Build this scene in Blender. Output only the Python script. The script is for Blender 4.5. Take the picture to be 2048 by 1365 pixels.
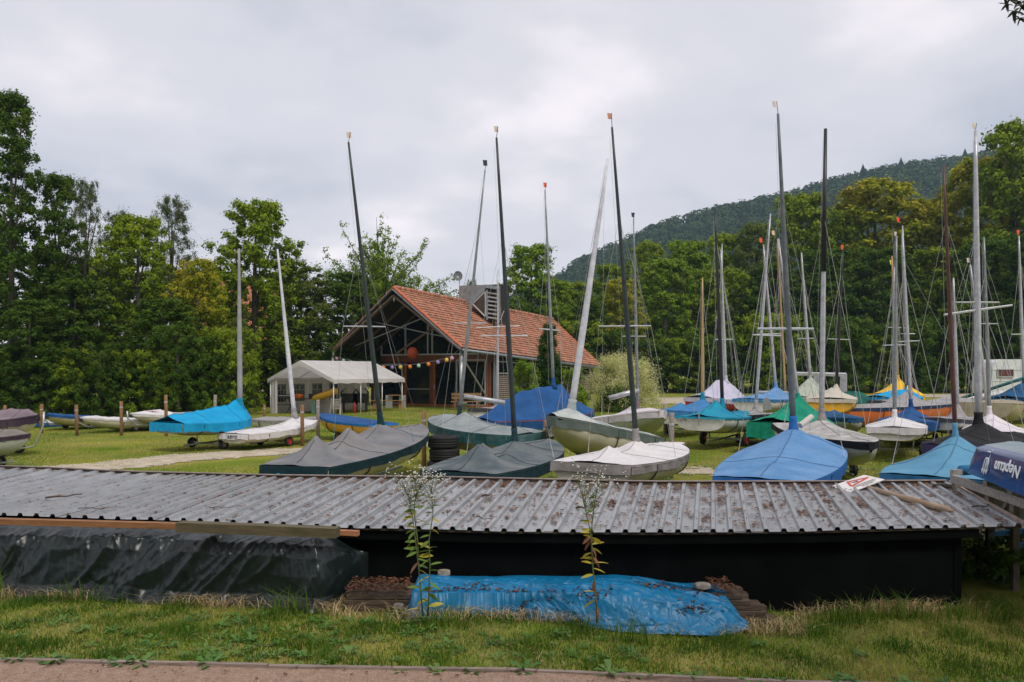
import bpy, math, random
import numpy as np
from mathutils import Vector, Matrix, noise
random.seed(7); RNG = np.random.default_rng(11)
S = bpy.context.scene
for o in list(bpy.data.objects): bpy.data.objects.remove(o)
# ---------------------------------------------------------------- camera, sky, sun, exposure
F = 1600.0; CX = 1024.0; HY = 742.0; EYE = 2.2
cd = bpy.data.cameras.new("camera"); cam = bpy.data.objects.new("camera", cd); S.collection.objects.link(cam)
cam.location = (0, 0, EYE); cam.rotation_euler = (math.radians(90), 0, 0)
cd.sensor_width = 36.0; cd.lens = F/2048*36.0; cd.shift_y = (HY-682.5)/2048.0; cd.clip_start = 0.1; cd.clip_end = 3000
S.camera = cam
W = bpy.data.worlds.new("World"); S.world = W; W.use_nodes = True
wn = W.node_tree.nodes; wl = W.node_tree.links; wn.clear()
def N(t, **k):
    n = wn.new(t)
    for a, b in k.items(): setattr(n, a, b)
    return n
SUN_EL, SUN_AZ = math.radians(52), math.radians(150)
sky = N('ShaderNodeTexSky', sky_type='NISHITA', sun_disc=False, sun_elevation=SUN_EL, sun_rotation=SUN_AZ)
bg1 = N('ShaderNodeBackground'); bg1.inputs[1].default_value = 0.06; wl.new(sky.outputs[0], bg1.inputs[0])
tc = N('ShaderNodeTexCoord'); sx = N('ShaderNodeSeparateXYZ'); wl.new(tc.outputs['Generated'], sx.inputs[0])
def M_(op, a, b=None, c=None):
    n = N('ShaderNodeMath', operation=op)
    for i, v in enumerate((a, b, c)):
        if v is None: continue
        if isinstance(v, (int, float)): n.inputs[i].default_value = v
        else: wl.new(v, n.inputs[i])
    return n.outputs[0]
den = M_('ADD', M_('MAXIMUM', sx.outputs[2], 0.0), 0.22)
cv = N('ShaderNodeCombineXYZ'); wl.new(M_('DIVIDE', sx.outputs[0], den), cv.inputs[0]); wl.new(M_('DIVIDE', sx.outputs[1], den), cv.inputs[1])
nz = N('ShaderNodeTexNoise'); nz.inputs['Scale'].default_value = 0.75; nz.inputs['Detail'].default_value = 6; nz.inputs['Roughness'].default_value = 0.5; nz.inputs['Distortion'].default_value = 0.25
wl.new(cv.outputs[0], nz.inputs['Vector'])
nz2 = N('ShaderNodeTexNoise'); nz2.inputs['Scale'].default_value = 2.1; nz2.inputs['Detail'].default_value = 4; wl.new(cv.outputs[0], nz2.inputs['Vector'])
mixn = M_('ADD', M_('MULTIPLY', nz.outputs[0], 0.72), M_('MULTIPLY', nz2.outputs[0], 0.28))
rp = N('ShaderNodeValToRGB'); rp.color_ramp.interpolation = 'EASE'
e = rp.color_ramp.elements; e[0].position = 0.38; e[0].color = (0.46, 0.48, 0.55, 1); e[1].position = 0.62; e[1].color = (0.90, 0.83, 0.86, 1)
m = e.new(0.50); m.color = (0.63, 0.62, 0.67, 1)
wl.new(mixn, rp.inputs[0])
bg2 = N('ShaderNodeBackground'); wl.new(rp.outputs[0], bg2.inputs[0]); bg2.inputs[1].default_value = 0.94
ad = N('ShaderNodeMixShader'); ad.inputs[0].default_value = 0.93; wl.new(bg1.outputs[0], ad.inputs[1]); wl.new(bg2.outputs[0], ad.inputs[2])
wo = N('ShaderNodeOutputWorld'); wl.new(ad.outputs[0], wo.inputs[0])
sd = bpy.data.lights.new("sun", 'SUN'); sd.energy = 1.5; sd.angle = math.radians(14); sd.color = (1.0, 0.95, 0.88)
sun = bpy.data.objects.new("sun", sd); S.collection.objects.link(sun)
# sun high, from behind the viewer's right shoulder
dv = Vector((math.sin(SUN_AZ)*math.cos(SUN_EL), math.cos(SUN_AZ)*math.cos(SUN_EL), math.sin(SUN_EL)))
sun.rotation_euler = dv.to_track_quat('Z', 'Y').to_euler(); sun.location = (0, 0, 40)
vs = S.view_settings; vs.view_transform = 'Standard'; vs.look = 'None'; vs.exposure = 0.45; vs.gamma = 1.0; vs.use_curve_mapping = False

# ---------------------------------------------------------------- helpers
def at(px, py, Y): return Vector(((px-CX)/F*Y, Y, EYE-(py-HY)/F*Y))
def gd(px, py, H=EYE): return at(px, py, H*F/(py-HY))
def sm(a, b, x):
    t = np.clip((x-a)/(b-a), 0, 1); return t*t*(3-2*t)
def gz(X, Y):
    near = -0.25-0.15*sm(0.0, 2.0, np.asarray(X, float))
    return near*(1-sm(8.8, 12.0, np.asarray(Y, float)))
MATS = {}
def mat(name, c1, c2=None, scale=6, rough=0.7, bump=0.0, bscale=40, metal=0, dirt=None, dscale=2.5, damt=0.5, trans=0, rnd=None, stretch=None, spec=0.5, alpha=None, detail=5, bdist=0.01, coat=0, ridge=0):
    if name in MATS: return MATS[name]
    m = bpy.data.materials.new(name); m.use_nodes = True; MATS[name] = m
    nt = m.node_tree; n = nt.nodes; l = nt.links; b = n['Principled BSDF']; out = n['Material Output']
    b.inputs['Roughness'].default_value = rough; b.inputs['Metallic'].default_value = metal
    b.inputs['Specular IOR Level'].default_value = spec
    if coat: b.inputs['Coat Weight'].default_value = coat
    tcn = n.new('ShaderNodeTexCoord'); vec = tcn.outputs['Object']
    if stretch:
        mp = n.new('ShaderNodeMapping'); mp.inputs['Scale'].default_value = stretch; l.new(vec, mp.inputs[0]); vec = mp.outputs[0]
    c1 = tuple(c1)+(1,); c2 = tuple(c2)+(1,) if c2 else c1
    nn = n.new('ShaderNodeTexNoise'); nn.inputs['Scale'].default_value = scale; nn.inputs['Detail'].default_value = detail; l.new(vec, nn.inputs['Vector'])
    r = n.new('ShaderNodeValToRGB'); r.color_ramp.elements[0].position = .35; r.color_ramp.elements[1].position = .65
    r.color_ramp.elements[0].color = c1; r.color_ramp.elements[1].color = c2; l.new(nn.outputs[0], r.inputs[0]); col = r.outputs[0]
    def mix(fac, A, Bc, typ='MIX'):
        x = n.new('ShaderNodeMix'); x.data_type = 'RGBA'; x.blend_type = typ
        if isinstance(fac, float): x.inputs[0].default_value = fac
        else: l.new(fac, x.inputs[0])
        l.new(A, x.inputs[6])
        if isinstance(Bc, tuple): x.inputs[7].default_value = Bc
        else: l.new(Bc, x.inputs[7])
        return x.outputs[2]
    if dirt:
        dn = n.new('ShaderNodeTexNoise'); dn.inputs['Scale'].default_value = dscale; dn.inputs['Detail'].default_value = 7; dn.inputs['Roughness'].default_value = .65; l.new(vec, dn.inputs['Vector'])
        dr = n.new('ShaderNodeValToRGB'); dr.color_ramp.elements[0].position = .42; dr.color_ramp.elements[1].position = .68
        l.new(dn.outputs[0], dr.inputs[0])
        mm = n.new('ShaderNodeMath'); mm.operation = 'MULTIPLY'; mm.inputs[1].default_value = damt; l.new(dr.outputs[0], mm.inputs[0])
        col = mix(mm.outputs[0], col, tuple(dirt)+(1,))
    if rnd:
        at_ = n.new('ShaderNodeAttribute'); at_.attribute_name = 'rnd'
        rr = n.new('ShaderNodeValToRGB'); els = rr.color_ramp.elements
        els[0].position = 0; els[0].color = tuple(rnd[0])+(1,); els[1].position = 1; els[1].color = tuple(rnd[-1])+(1,)
        for i, cc in enumerate(rnd[1:-1]): q = els.new((i+1)/(len(rnd)-1)); q.color = tuple(cc)+(1,)
        l.new(at_.outputs['Fac'], rr.inputs[0]); col = mix(0.6, col, rr.outputs[0])
    l.new(col, b.inputs['Base Color'])
    if bump:
        bn = n.new('ShaderNodeTexNoise'); bn.inputs['Scale'].default_value = bscale; bn.inputs['Detail'].default_value = 6; l.new(vec, bn.inputs['Vector'])
        if ridge: bn.noise_type = 'RIDGED_MULTIFRACTAL'; bn.normalize = False; bn.inputs['Detail'].default_value = 4; bn.inputs['Lacunarity'].default_value = 2.3; bn.inputs['Distortion'].default_value = .6
        bp = n.new('ShaderNodeBump'); bp.inputs['Strength'].default_value = bump; bp.inputs['Distance'].default_value = bdist
        l.new(bn.outputs[0], bp.inputs['Height']); l.new(bp.outputs[0], b.inputs['Normal'])
    if trans:
        tr = n.new('ShaderNodeBsdfTranslucent'); l.new(col, tr.inputs[0]); ms = n.new('ShaderNodeMixShader'); ms.inputs[0].default_value = trans
        l.new(b.outputs[0], ms.inputs[1]); l.new(tr.outputs[0], ms.inputs[2]); l.new(ms.outputs[0], out.inputs[0])
    if alpha is not None: b.inputs['Alpha'].default_value = alpha
    return m
def solid(name, c, rough=.6, metal=0, **k): return mat(name, c, tuple(min(1, x*1.18) for x in c), scale=9, rough=rough, metal=metal, **k)

ROOT = {}
def rootmat(o):
    while o.parent: o = o.parent
    return ROOT.get(o.name, Matrix.Identity(4))
class MB:
    def __init__(s): s.v = []; s.f = []
    def add(s, vs, fs):
        k = len(s.v); s.v += [tuple(x) for x in vs]; s.f += [tuple(i+k for i in f) for f in fs]; return s
    def box(s, c, size, ax=None, ay=None, az=None):
        c = Vector(c); ax = Vector(ax or (1, 0, 0)); ay = Vector(ay or (0, 1, 0)); az = Vector(az or (0, 0, 1))
        hx, hy, hz = [q/2 for q in size]
        vs = [c+ax*(i*hx)+ay*(j*hy)+az*(k*hz) for i in (-1, 1) for j in (-1, 1) for k in (-1, 1)]
        return s.add(vs, [(0, 1, 3, 2), (4, 6, 7, 5), (0, 4, 5, 1), (2, 3, 7, 6), (0, 2, 6, 4), (1, 5, 7, 3)])
    def bar(s, a, b, w, h, up=(0, 0, 1)):
        a, b = Vector(a), Vector(b); d = b-a; L = d.length
        if L < 1e-6: return s
        d /= L; side = d.cross(Vector(up))
        if side.length < 1e-4: side = d.cross(Vector((1, 0, 0)))
        side.normalize(); u = side.cross(d)
        return s.box((a+b)/2, (L, w, h), d, side, u)
    def tube(s, pts, r, n=8, cap=True):
        pts = [Vector(p) for p in pts]; rs = r if isinstance(r, (list, tuple)) else [r]*len(pts); k = len(s.v); ref = None
        for i, p in enumerate(pts):
            d = (pts[min(i+1, len(pts)-1)]-pts[max(i-1, 0)])
            if d.length < 1e-9: d = Vector((0, 0, 1))
            d.normalize()
            if ref is None: ref = d.orthogonal().normalized()
            ref = (ref-d*ref.dot(d))
            if ref.length < 1e-6: ref = d.orthogonal()
            ref.normalize(); b2 = d.cross(ref)
            for j in range(n):
                a = 2*math.pi*j/n; s.v.append(tuple(p+(ref*math.cos(a)+b2*math.sin(a))*rs[i]))
        for i in range(len(pts)-1):
            for j in range(n):
                a = k+i*n+j; b = k+i*n+(j+1) % n; s.f.append((a, b, b+n, a+n))
        if cap: s.f.append(tuple(k+j for j in reversed(range(n)))); s.f.append(tuple(k+(len(pts)-1)*n+j for j in range(n)))
        return s
    def lathe(s, c, axis, prof, n=20):
        c = Vector(c); axis = Vector(axis).normalized(); u = axis.orthogonal().normalized(); w = axis.cross(u); k = len(s.v)
        for (r, h) in prof:
            for j in range(n):
                a = 2*math.pi*j/n; s.v.append(tuple(c+axis*h+(u*math.cos(a)+w*math.sin(a))*r))
        for i in range(len(prof)-1):
            for j in range(n):
                a = k+i*n+j; b = k+i*n+(j+1) % n; s.f.append((a, b, b+n, a+n))
        return s
    def ball(s, c, r, n=14, m=9, sq=1):
        return s.lathe(c, (0, 0, 1), [(max(1e-4, r*math.sin(math.pi*i/m)), -r*sq*math.cos(math.pi*i/m)) for i in range(m+1)], n)
    def grid(s, fn, nu, nv, close=False):
        k = len(s.v)
        for i in range(nu+1):
            for j in range(nv+1): s.v.append(tuple(fn(i/nu, j/nv)))
        for i in range(nu):
            for j in range(nv):
                a = k+i*(nv+1)+j; s.f.append((a, a+nv+1, a+nv+2, a+1))
        return s
    def prism(s, poly, off):
        k = len(poly); off = Vector(off); p = [Vector(q) for q in poly]
        return s.add(p+[q+off for q in p], [tuple(range(k)), tuple(range(2*k-1, k-1, -1))]+[(i, i+k, (i+1) % k+k, (i+1) % k) for i in range(k)])
    def build(s, name, m, parent=None, smooth=False, rnd=None):
        return mesh_obj(name, np.array(s.v, float), s.f, m, parent, smooth, rnd)
def mesh_obj(name, V, Fc, m, parent=None, smooth=False, rnd=None):
    me = bpy.data.meshes.new(name); V = np.asarray(V, float)
    if parent is not None:
        Mi = np.array(rootmat(parent).inverted()); V = V@Mi[:3, :3].T+Mi[:3, 3]; loc = None
    else:
        loc = np.array([(V[:, 0].min()+V[:, 0].max())/2, (V[:, 1].min()+V[:, 1].max())/2, V[:, 2].min()]); V = V-loc
    if isinstance(Fc, np.ndarray):
        nf, k = Fc.shape; me.vertices.add(len(V)); me.vertices.foreach_set('co', V.ravel().astype(np.float32))
        me.loops.add(nf*k); me.loops.foreach_set('vertex_index', Fc.ravel().astype(np.int32))
        me.polygons.add(nf); me.polygons.foreach_set('loop_start', (np.arange(nf)*k).astype(np.int32)); me.update(calc_edges=True)
    else: me.from_pydata([tuple(v) for v in V], [], Fc)
    if smooth: me.polygons.foreach_set('use_smooth', [True]*len(me.polygons))
    if rnd is not None:
        a = me.attributes.new('rnd', 'FLOAT', 'POINT'); a.data.foreach_set('value', np.asarray(rnd, np.float32))
    if isinstance(m, (list, tuple)):
        for q in m: me.materials.append(q)
    else: me.materials.append(m)
    o = bpy.data.objects.new(name, me); S.collection.objects.link(o)
    if parent is not None: o.parent = parent
    else: o.location = loc; ROOT[o.name] = Matrix.Translation(loc)
    return o
def tag(o, label=None, cat=None, group=None, kind=None):
    if label: o['label'] = label
    if cat: o['category'] = cat
    if group: o['group'] = group
    if kind: o['kind'] = kind
    return o
def thing(name, label, cat, loc, rz=0, group=None):
    o = bpy.data.objects.new(name, None); S.collection.objects.link(o); o.location = loc; o.rotation_euler = (0, 0, rz); o.empty_display_size = .2
    ROOT[o.name] = Matrix.Translation(Vector(loc))@Matrix.Rotation(rz, 4, 'Z')
    return tag(o, label, cat, group)
def copy_tree(o, parent=None):
    c = o.copy(); S.collection.objects.link(c); c.parent = parent
    for ch in list(o.children): copy_tree(ch, c)
    return c
# shared materials
WOODP = mat('post_wood', (.20, .10, .045), (.32, .18, .09), 5, .85, .5, 60, stretch=(6, 6, 1))
GREYW = mat('weathered_wood', (.22, .18, .15), (.36, .31, .27), 6, .85, .5, 60, stretch=(1, 6, 6))
BEAMW = mat('beam_wood', (.20, .085, .03), (.30, .14, .055), 4, .7, .3, 50, stretch=(.8, 6, 6))
DBEAM = mat('old_beam_wood', (.07, .06, .03), (.13, .10, .05), 4, .8, .4, 50, stretch=(.8, 6, 6))
GALV = mat('galvanised_steel', (.42, .43, .44), (.55, .56, .58), 20, .45, metal=.6)
ALU = mat('aluminium', (.55, .56, .58), (.68, .69, .72), 20, .35, metal=.5)
RUB = mat('rubber', (.012, .012, .013), (.022, .021, .02), 30, .8)
TALLM = mat('dark_grey_mast', (.085, .095, .105), (.13, .14, .15), 8, .45)
DARKM = mat('dark_mast', (.018, .028, .028), (.03, .04, .04), 8, .45)
BLACKM = mat('black_spar', (.012, .012, .014), (.02, .02, .022), 8, .4)
GREYM = mat('grey_mast', (.20, .21, .22), (.29, .30, .31), 8, .4, metal=.3)
SILV = mat('silver_mast', (.38, .38, .41), (.52, .52, .55), 8, .38, metal=.3)
WOODM = mat('wood_mast', (.42, .24, .10), (.52, .32, .15), 8, .5, stretch=(5, 5, .6))
BROWNM = mat('brown_mast', (.07, .022, .018), (.11, .04, .03), 8, .45)
WRAPM = mat('wrapped_mast', (.52, .52, .57), (.66, .66, .70), 5, .8, .5, 14, bdist=.03)
WIRE = mat('rigging_wire', (.26, .26, .25), (.38, .37, .35), 3, .5)
ROPE = mat('rope_white', (.5, .45, .4), (.6, .55, .5), 30, .9)
TROPE = mat('rope_teal', (.02, .2, .22), (.04, .28, .3), 30, .9)
ORED = solid('flag_orange', (.75, .10, .03), .8); WHITEF = solid('flag_white', (.62, .52, .42), .8); YELF = solid('flag_yellow', (.75, .62, .12), .8)
WHITE = mat('white_paint', (.62, .60, .57), (.72, .70, .67), 6, .4)
# ---------------------------------------------------------------- ground
GR = mat('meadow', (.11, .18, .014), (.27, .25, .045), .55, 1.0, .6, 9, dirt=(.26, .19, .095), dscale=.8, damt=.5, bdist=.05, spec=.05)
xs = np.unique(np.concatenate([np.linspace(-640, -60, 20), np.linspace(-60, -14, 40), np.linspace(-14, 14, 90), np.linspace(14, 80, 50), np.linspace(80, 820, 20)]))
ys = np.unique(np.concatenate([np.linspace(-30, 4, 12), np.linspace(4, 14, 60), np.linspace(14, 100, 90), np.linspace(100, 735, 20)]))
XX, YY = np.meshgrid(xs, ys, indexing='ij')
ZZ = gz(XX, YY)+0.02*np.sin(XX*.9+YY*.4)*np.sin(YY*.7)*(YY > 12)
V = np.stack([XX, YY, ZZ], -1).reshape(-1, 3); ny = len(ys)
I, J = np.meshgrid(np.arange(len(xs)-1), np.arange(ny-1), indexing='ij'); a = (I*ny+J).ravel()
o = mesh_obj('ground', V, np.stack([a, a+ny, a+ny+1, a+1], 1), GR, None, True); tag(o, 'mown meadow with dry yellow patches under the boats', kind='structure')
# the gravel path in the foreground and its edging boards
GRAV = mat('gravel', (.32, .20, .135), (.50, .35, .26), 60, .95, 1.0, 120, dirt=(.17, .09, .05), dscale=14, damt=.5, bdist=.02)
bpx = [(-400, 1318), (0, 1325), (340, 1332), (680, 1340), (1000, 1349), (1300, 1356), (1700, 1368), (2048, 1380), (2500, 1395)]
def edgeY(px, py): 
    H = 2.45+.15*float(sm(0, 2.0, (px-CX)/F*6.5)); return H*F/(py-HY), H
BE = []
for px, py in bpx:
    Y, H = edgeY(px, py); BE.append(Vector(((px-CX)/F*Y, Y, EYE-H)))
mb = MB()
def pf(u, v):
    x = -12+24*u; be = np.interp(x, [p.x for p in BE], [p.y for p in BE]); y = 2.5+(be-2.5)*v
    return (x, y, float(gz(x, y))+.012)
mb.grid(pf, 120, 20); tag(mb.build('path', GRAV, None, True), 'reddish gravel footpath along the bottom edge', kind='structure')
EDGEW = mat('edging_board', (.20, .15, .12), (.34, .27, .23), 5, .9, .5, 60, stretch=(.7, 8, 8))
er = thing('path_edging', 'grey wooden edging boards laid end to end between gravel path and lawn', 'edging', BE[3])
xx = -6.2; k = 0
while xx < 6.5:
    L = 2.1; x2 = xx+L-.012
    ya = np.interp(xx, [p.x for p in BE], [p.y for p in BE]); yb = np.interp(x2, [p.x for p in BE], [p.y for p in BE]); off = .012*math.sin(k*2.3)
    MB().bar((xx, ya+off, float(gz(xx, ya))-.004), (x2, yb-off, float(gz(x2, yb))-.002+.006*(k % 2)), .045, .07).build('board', EDGEW, er); xx += L; k += 1
# loose stones on the path
n = 2600; V = []; Fc = []; R = []
for i in range(n):
    x = random.uniform(-5, 5); y = np.interp(x, [p.x for p in BE], [p.y for p in BE])-.04-random.random()**1.5*.9; z = float(gz(x, y))+.010; q_ = random.uniform(.003, .009); b = len(V); a = random.random()*3
    V += [(x-q_*math.cos(a), y-q_*math.sin(a), z), (x+q_*math.sin(a), y-q_*math.cos(a), z), (x+q_*math.cos(a), y+q_*math.sin(a), z), (x-q_*math.sin(a), y+q_*math.cos(a), z), (x, y, z+q_*.9)]
    Fc += [(b, b+1, b+4), (b+1, b+2, b+4), (b+2, b+3, b+4), (b+3, b, b+4)]; R += [random.random()]*5
tag(mesh_obj('gravel', np.array(V), Fc, mat('pebbles', (.3, .2, .15), (.45, .34, .27), 90, .9, rnd=[(.22, .13, .09), (.40, .29, .22), (.58, .48, .40)]), None, False, R), 'loose reddish gravel on the footpath', 'gravel', kind='stuff')
# dirt track in the field and the sandy lane by the trees: ragged sheets with real edges
SAND = mat('sandy_earth', (.42, .35, .26), (.55, .47, .37), 3, .95, .5, 30, dirt=(.26, .22, .11), dscale=2.2, damt=.7)
def track(name, top, bot, label, thr, cell=.12, z=.012):
    a = [gd(*p) for p in top]; b = [gd(*p) for p in bot]; mb = MB()
    n = 260; m = 40
    def L(pl, u):
        s = u*(len(pl)-1); i = min(int(s), len(pl)-2); return pl[i].lerp(pl[i+1], s-i)
    P = [[None]*(m+1) for _ in range(n+1)]; idx = {}
    for i in range(n+1):
        for j in range(m+1): P[i][j] = L(a, i/n).lerp(L(b, i/n), j/m)
    vs = []; fs = []
    for i in range(n):
        for j in range(m):
            c = (P[i][j]+P[i+1][j+1])/2; e = min(1, 3.2*min((j+.5)/m, 1-(j+.5)/m))*min(1, 8*min((i+.5)/n, 1-(i+.5)/n))
            if e+.55*noise.noise(Vector((c.x*.9, c.y*.9, 3)))+.35*noise.noise(Vector((c.x*4, c.y*4, 1)))+.2*noise.noise(Vector((c.x*11, c.y*11, 2))) < thr: continue
            q = []
            for (ii, jj) in ((i, j), (i+1, j), (i+1, j+1), (i, j+1)):
                if (ii, jj) not in idx:
                    p = P[ii][jj]; idx[(ii, jj)] = len(vs); vs.append((p.x, p.y, float(gz(p.x, p.y))+.02*math.sin(p.x*.9+p.y*.4)*math.sin(p.y*.7)*(p.y > 12)+z))
                q.append(idx[(ii, jj)])
            fs.append(tuple(q))
    o = mesh_obj(name, np.array(vs), fs, SAND, None, True); tag(o, label, kind='structure'); return o
track('path', [(10, 938), (150, 926), (300, 911), (430, 903), (570, 896), (700, 893)], [(40, 962), (150, 955), (300, 936), (430, 924), (570, 914), (700, 906)], 'pale sandy track worn into the meadow at left', .42)
track('path', [(700, 884), (850, 868), (1000, 868)], [(700, 912), (850, 905), (1000, 905)], 'pale earth showing between the posts and tyres', .55)
track('path', [(1230, 793), (1400, 795), (1560, 793), (1800, 789), (2060, 786)], [(1230, 812), (1400, 812), (1560, 804), (1800, 797), (2060, 795)], 'sandy lane between the boats and the wood', .4)
track('path', [(1330, 925), (1420, 925), (1520, 930)], [(1330, 958), (1420, 962), (1520, 962)], 'worn brown patch in the grass between two boats', .75)
# grass blades
def blades(name, n, X, Y, h, w, m, label, seg=1, lean=.5, r=None, zoff=0):
    ang = RNG.uniform(0, 2*np.pi, n); la = RNG.uniform(0, 2*np.pi, n); Z = gz(X, Y)+zoff
    ln = RNG.uniform(0.1, lean, n)*h; wx, wy = np.cos(ang)*w/2, np.sin(ang)*w/2; lx, ly = np.cos(la)*ln, np.sin(la)*ln
    if seg == 1:
        V = np.empty((n, 3, 3)); V[:, 0] = np.stack([X-wx, Y-wy, Z], 1); V[:, 1] = np.stack([X+wx, Y+wy, Z], 1); V[:, 2] = np.stack([X+lx, Y+ly, Z+h], 1)
        Fa = np.arange(n*3).reshape(n, 3); k = 3
    else:
        V = np.empty((n, 5, 3)); V[:, 0] = np.stack([X-wx, Y-wy, Z], 1); V[:, 1] = np.stack([X+wx, Y+wy, Z], 1)
        V[:, 2] = np.stack([X+lx*.3+wx*.8, Y+ly*.3+wy*.8, Z+h*.62], 1); V[:, 3] = np.stack([X+lx*.3-wx*.8, Y+ly*.3-wy*.8, Z+h*.62], 1); V[:, 4] = np.stack([X+lx*1.3, Y+ly*1.3, Z+h*.95], 1)
        b = np.arange(n)*5; Fa = np.concatenate([np.stack([b, b+1, b+2], 1), np.stack([b, b+2, b+3], 1), np.stack([b+3, b+2, b+4], 1)]); k = 5
    rr = RNG.random(n) if r is None else r
    o = mesh_obj(name, V.reshape(-1, 3), Fa, m, None, False, np.repeat(rr, k)); return tag(o, label, 'grass', kind='stuff')
GB = mat('grass_blade', (.05, .13, .010), (.17, .22, .03), 1.3, .6, trans=.35, rnd=[(.035, .11, .006), (.09, .21, .014), (.21, .28, .035), (.52, .41, .17)], spec=.12)
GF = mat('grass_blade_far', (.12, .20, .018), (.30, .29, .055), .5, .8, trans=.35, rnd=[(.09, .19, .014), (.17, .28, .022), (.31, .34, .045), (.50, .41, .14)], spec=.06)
n = 125000; X = RNG.uniform(-7, 7, n); Yb = np.interp(X, [p.x for p in BE], [p.y for p in BE]); Y = Yb+.03+RNG.random(n)**1.0*(9.2-Yb)
cl = np.array([noise.noise(Vector((x*2.2, y*2.2, 0))) for x, y in zip(X, Y)])
keep = (RNG.random(n) < .75+.6*cl); X, Y, cl = X[keep], Y[keep], cl[keep]
blades('grass', len(X), X, Y, RNG.uniform(.015, .06, len(X))*(1+1.6*np.clip(cl, 0, 1))*np.where(RNG.random(len(X)) < .06, 1.9, 1), RNG.uniform(.003, .010, len(X)), GB, 'short lawn grass between path and shed', 2, .9, np.clip(.36+.30*RNG.standard_normal(len(X))-.9*cl+.12*sm(0, 3, X)+.8*np.array([noise.noise(Vector((x*.8, y*1.2, 21))) for x, y in zip(X, Y)]), 0, 1))
n = 330000; Y = 11.0+RNG.random(n)**1.5*34; X = RNG.uniform(-.72, .72, n)*Y
kk = np.ones(n, bool)
ft = np.array([noise.noise(Vector((x*.35, y*.35, 5)))+.5*noise.noise(Vector((x*1.3, y*1.3, 5))) for x, y in zip(X, Y)])
# worn track has few blades
pyx = HY+EYE*F/Y; pxx = CX+X*F/Y
tr = (pxx > 20) & (pxx < 700) & (pyx > 896+(570-pxx)*.075) & (pyx < 916+(570-pxx)*.075) 
kk &= ~(tr & (RNG.random(n) < .85)); X, Y, ft = X[kk], Y[kk], ft[kk]
blades('grass', len(X), X, Y, RNG.uniform(.02, .05, len(X))*(1+.5*np.clip(ft, 0, 1)), RNG.uniform(.006, .014, len(X))*(Y/18), GF, 'mown meadow grass among the boats', 1, .8, np.clip(.42+.25*RNG.standard_normal(len(X))-.8*ft, 0, 1))
# dry straw along the shed foot and long green tufts
STRAW = mat('straw', (.36, .26, .12), (.60, .46, .25), 4, .8, trans=.2, rnd=[(.34, .21, .09), (.54, .40, .20), (.68, .56, .34)])
n = 15000; X = RNG.uniform(-6.5, 5.2, n); cs = np.array([noise.noise(Vector((x*1.1, 7, 0))) for x in X]); Y = 8.2+.35*RNG.random(n)-.42*sm(-2.6, -1.0, X)*(1-sm(2.9, 3.1, X))+.30*(1-sm(-5, -2.5, X))+.30*sm(2.8, 3.3, X)
kp = RNG.random(n) < np.clip(.45+1.1*cs, .08, 1); X, Y = X[kp], Y[kp]
blades('straw', len(X), X, Y, RNG.uniform(.04, .16, len(X)), RNG.uniform(.004, .010, len(X)), STRAW, 'dry straw-coloured grass matted along the foot of the shed', 2, 2.2)
n = 5200; X = RNG.uniform(-6, 6, n); Y = np.interp(X, [p.x for p in BE], [p.y for p in BE])+.05+RNG.random(n)*1.7
blades('straw', n, X, Y, RNG.uniform(.02, .06, n), RNG.uniform(.002, .005, n), STRAW, 'thin dry stalks scattered over the lawn', 2, 2.6)
n = 650; tc_ = [(-4.6, 8.45), (-2.2, 8.05), (3.35, 8.2), (3.7, 8.3), (4.1, 8.35), (4.6, 8.3), (-.6, 7.6), (1.1, 7.45), (5.1, 8.3), (-5.6, 8.6)]
ci = RNG.integers(0, len(tc_), n); X = np.array([tc_[i][0] for i in ci])+RNG.standard_normal(n)*.13; Y = np.array([tc_[i][1] for i in ci])+RNG.standard_normal(n)*.05
blades('grass', n, X, Y, RNG.uniform(.08, .34, n), RNG.uniform(.006, .011, n), GB, 'long green grass tufts against the shed', 2, .9, RNG.random(n)*.5)
# broad weeds (dandelion and plantain rosettes)
def rosettes(n, xf, yf, size, label):
    V = []; Fc = []; R = []
    for i in range(n):
        x = xf(i); y = yf(i, x); z = float(gz(x, y)); s = size*random.uniform(.6, 1.3); nl = random.randint(5, 9); c = random.random()
        for k in range(nl):
            a = 6.283*k/nl+random.random()*.6; up = random.uniform(.25, .8); L = s*random.uniform(.7, 1.1); w = L*.17; ca, sa = math.cos(a), math.sin(a)
            def P(t, o_, zz): return (x+ca*t*L-sa*o_, y+sa*t*L+ca*o_, z+zz*L)
            b = len(V); V += [P(.0, 0, .02), P(.4, w*.8, up*.5), P(.4, -w*.8, up*.5), P(.75, w, up*.7), P(.75, -w, up*.7), P(1.05, 0, up*.6)]
            Fc += [(b, b+2, b+1), (b+1, b+2, b+4, b+3), (b+3, b+4, b+5)]; R += [c]*6
    o = mesh_obj('weed_rosettes', np.array(V), Fc, WEED, None, False, R); return tag(o, label, 'weeds', kind='stuff')
WEED = mat('weed_leaf', (.05, .15, .02), (.10, .22, .035), 8, .5, trans=.25, rnd=[(.03, .11, .012), (.09, .22, .03), (.17, .26, .05)])
rosettes(260, lambda i: random.gauss(-2.2, 2.0), lambda i, x: 6.75+random.random()*1.3, .085, 'broad-leaved weeds in the lawn')
rosettes(42, lambda i: random.uniform(-4.5, 4.2), lambda i, x: np.interp(x, [p.x for p in BE], [p.y for p in BE])+random.uniform(-.03, .07), .12, 'dandelion rosettes growing over the edging boards')
rosettes(160, lambda i: random.uniform(-6, 9), lambda i, x: random.uniform(14, 19), .12, 'dock and clover in the meadow')
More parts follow.
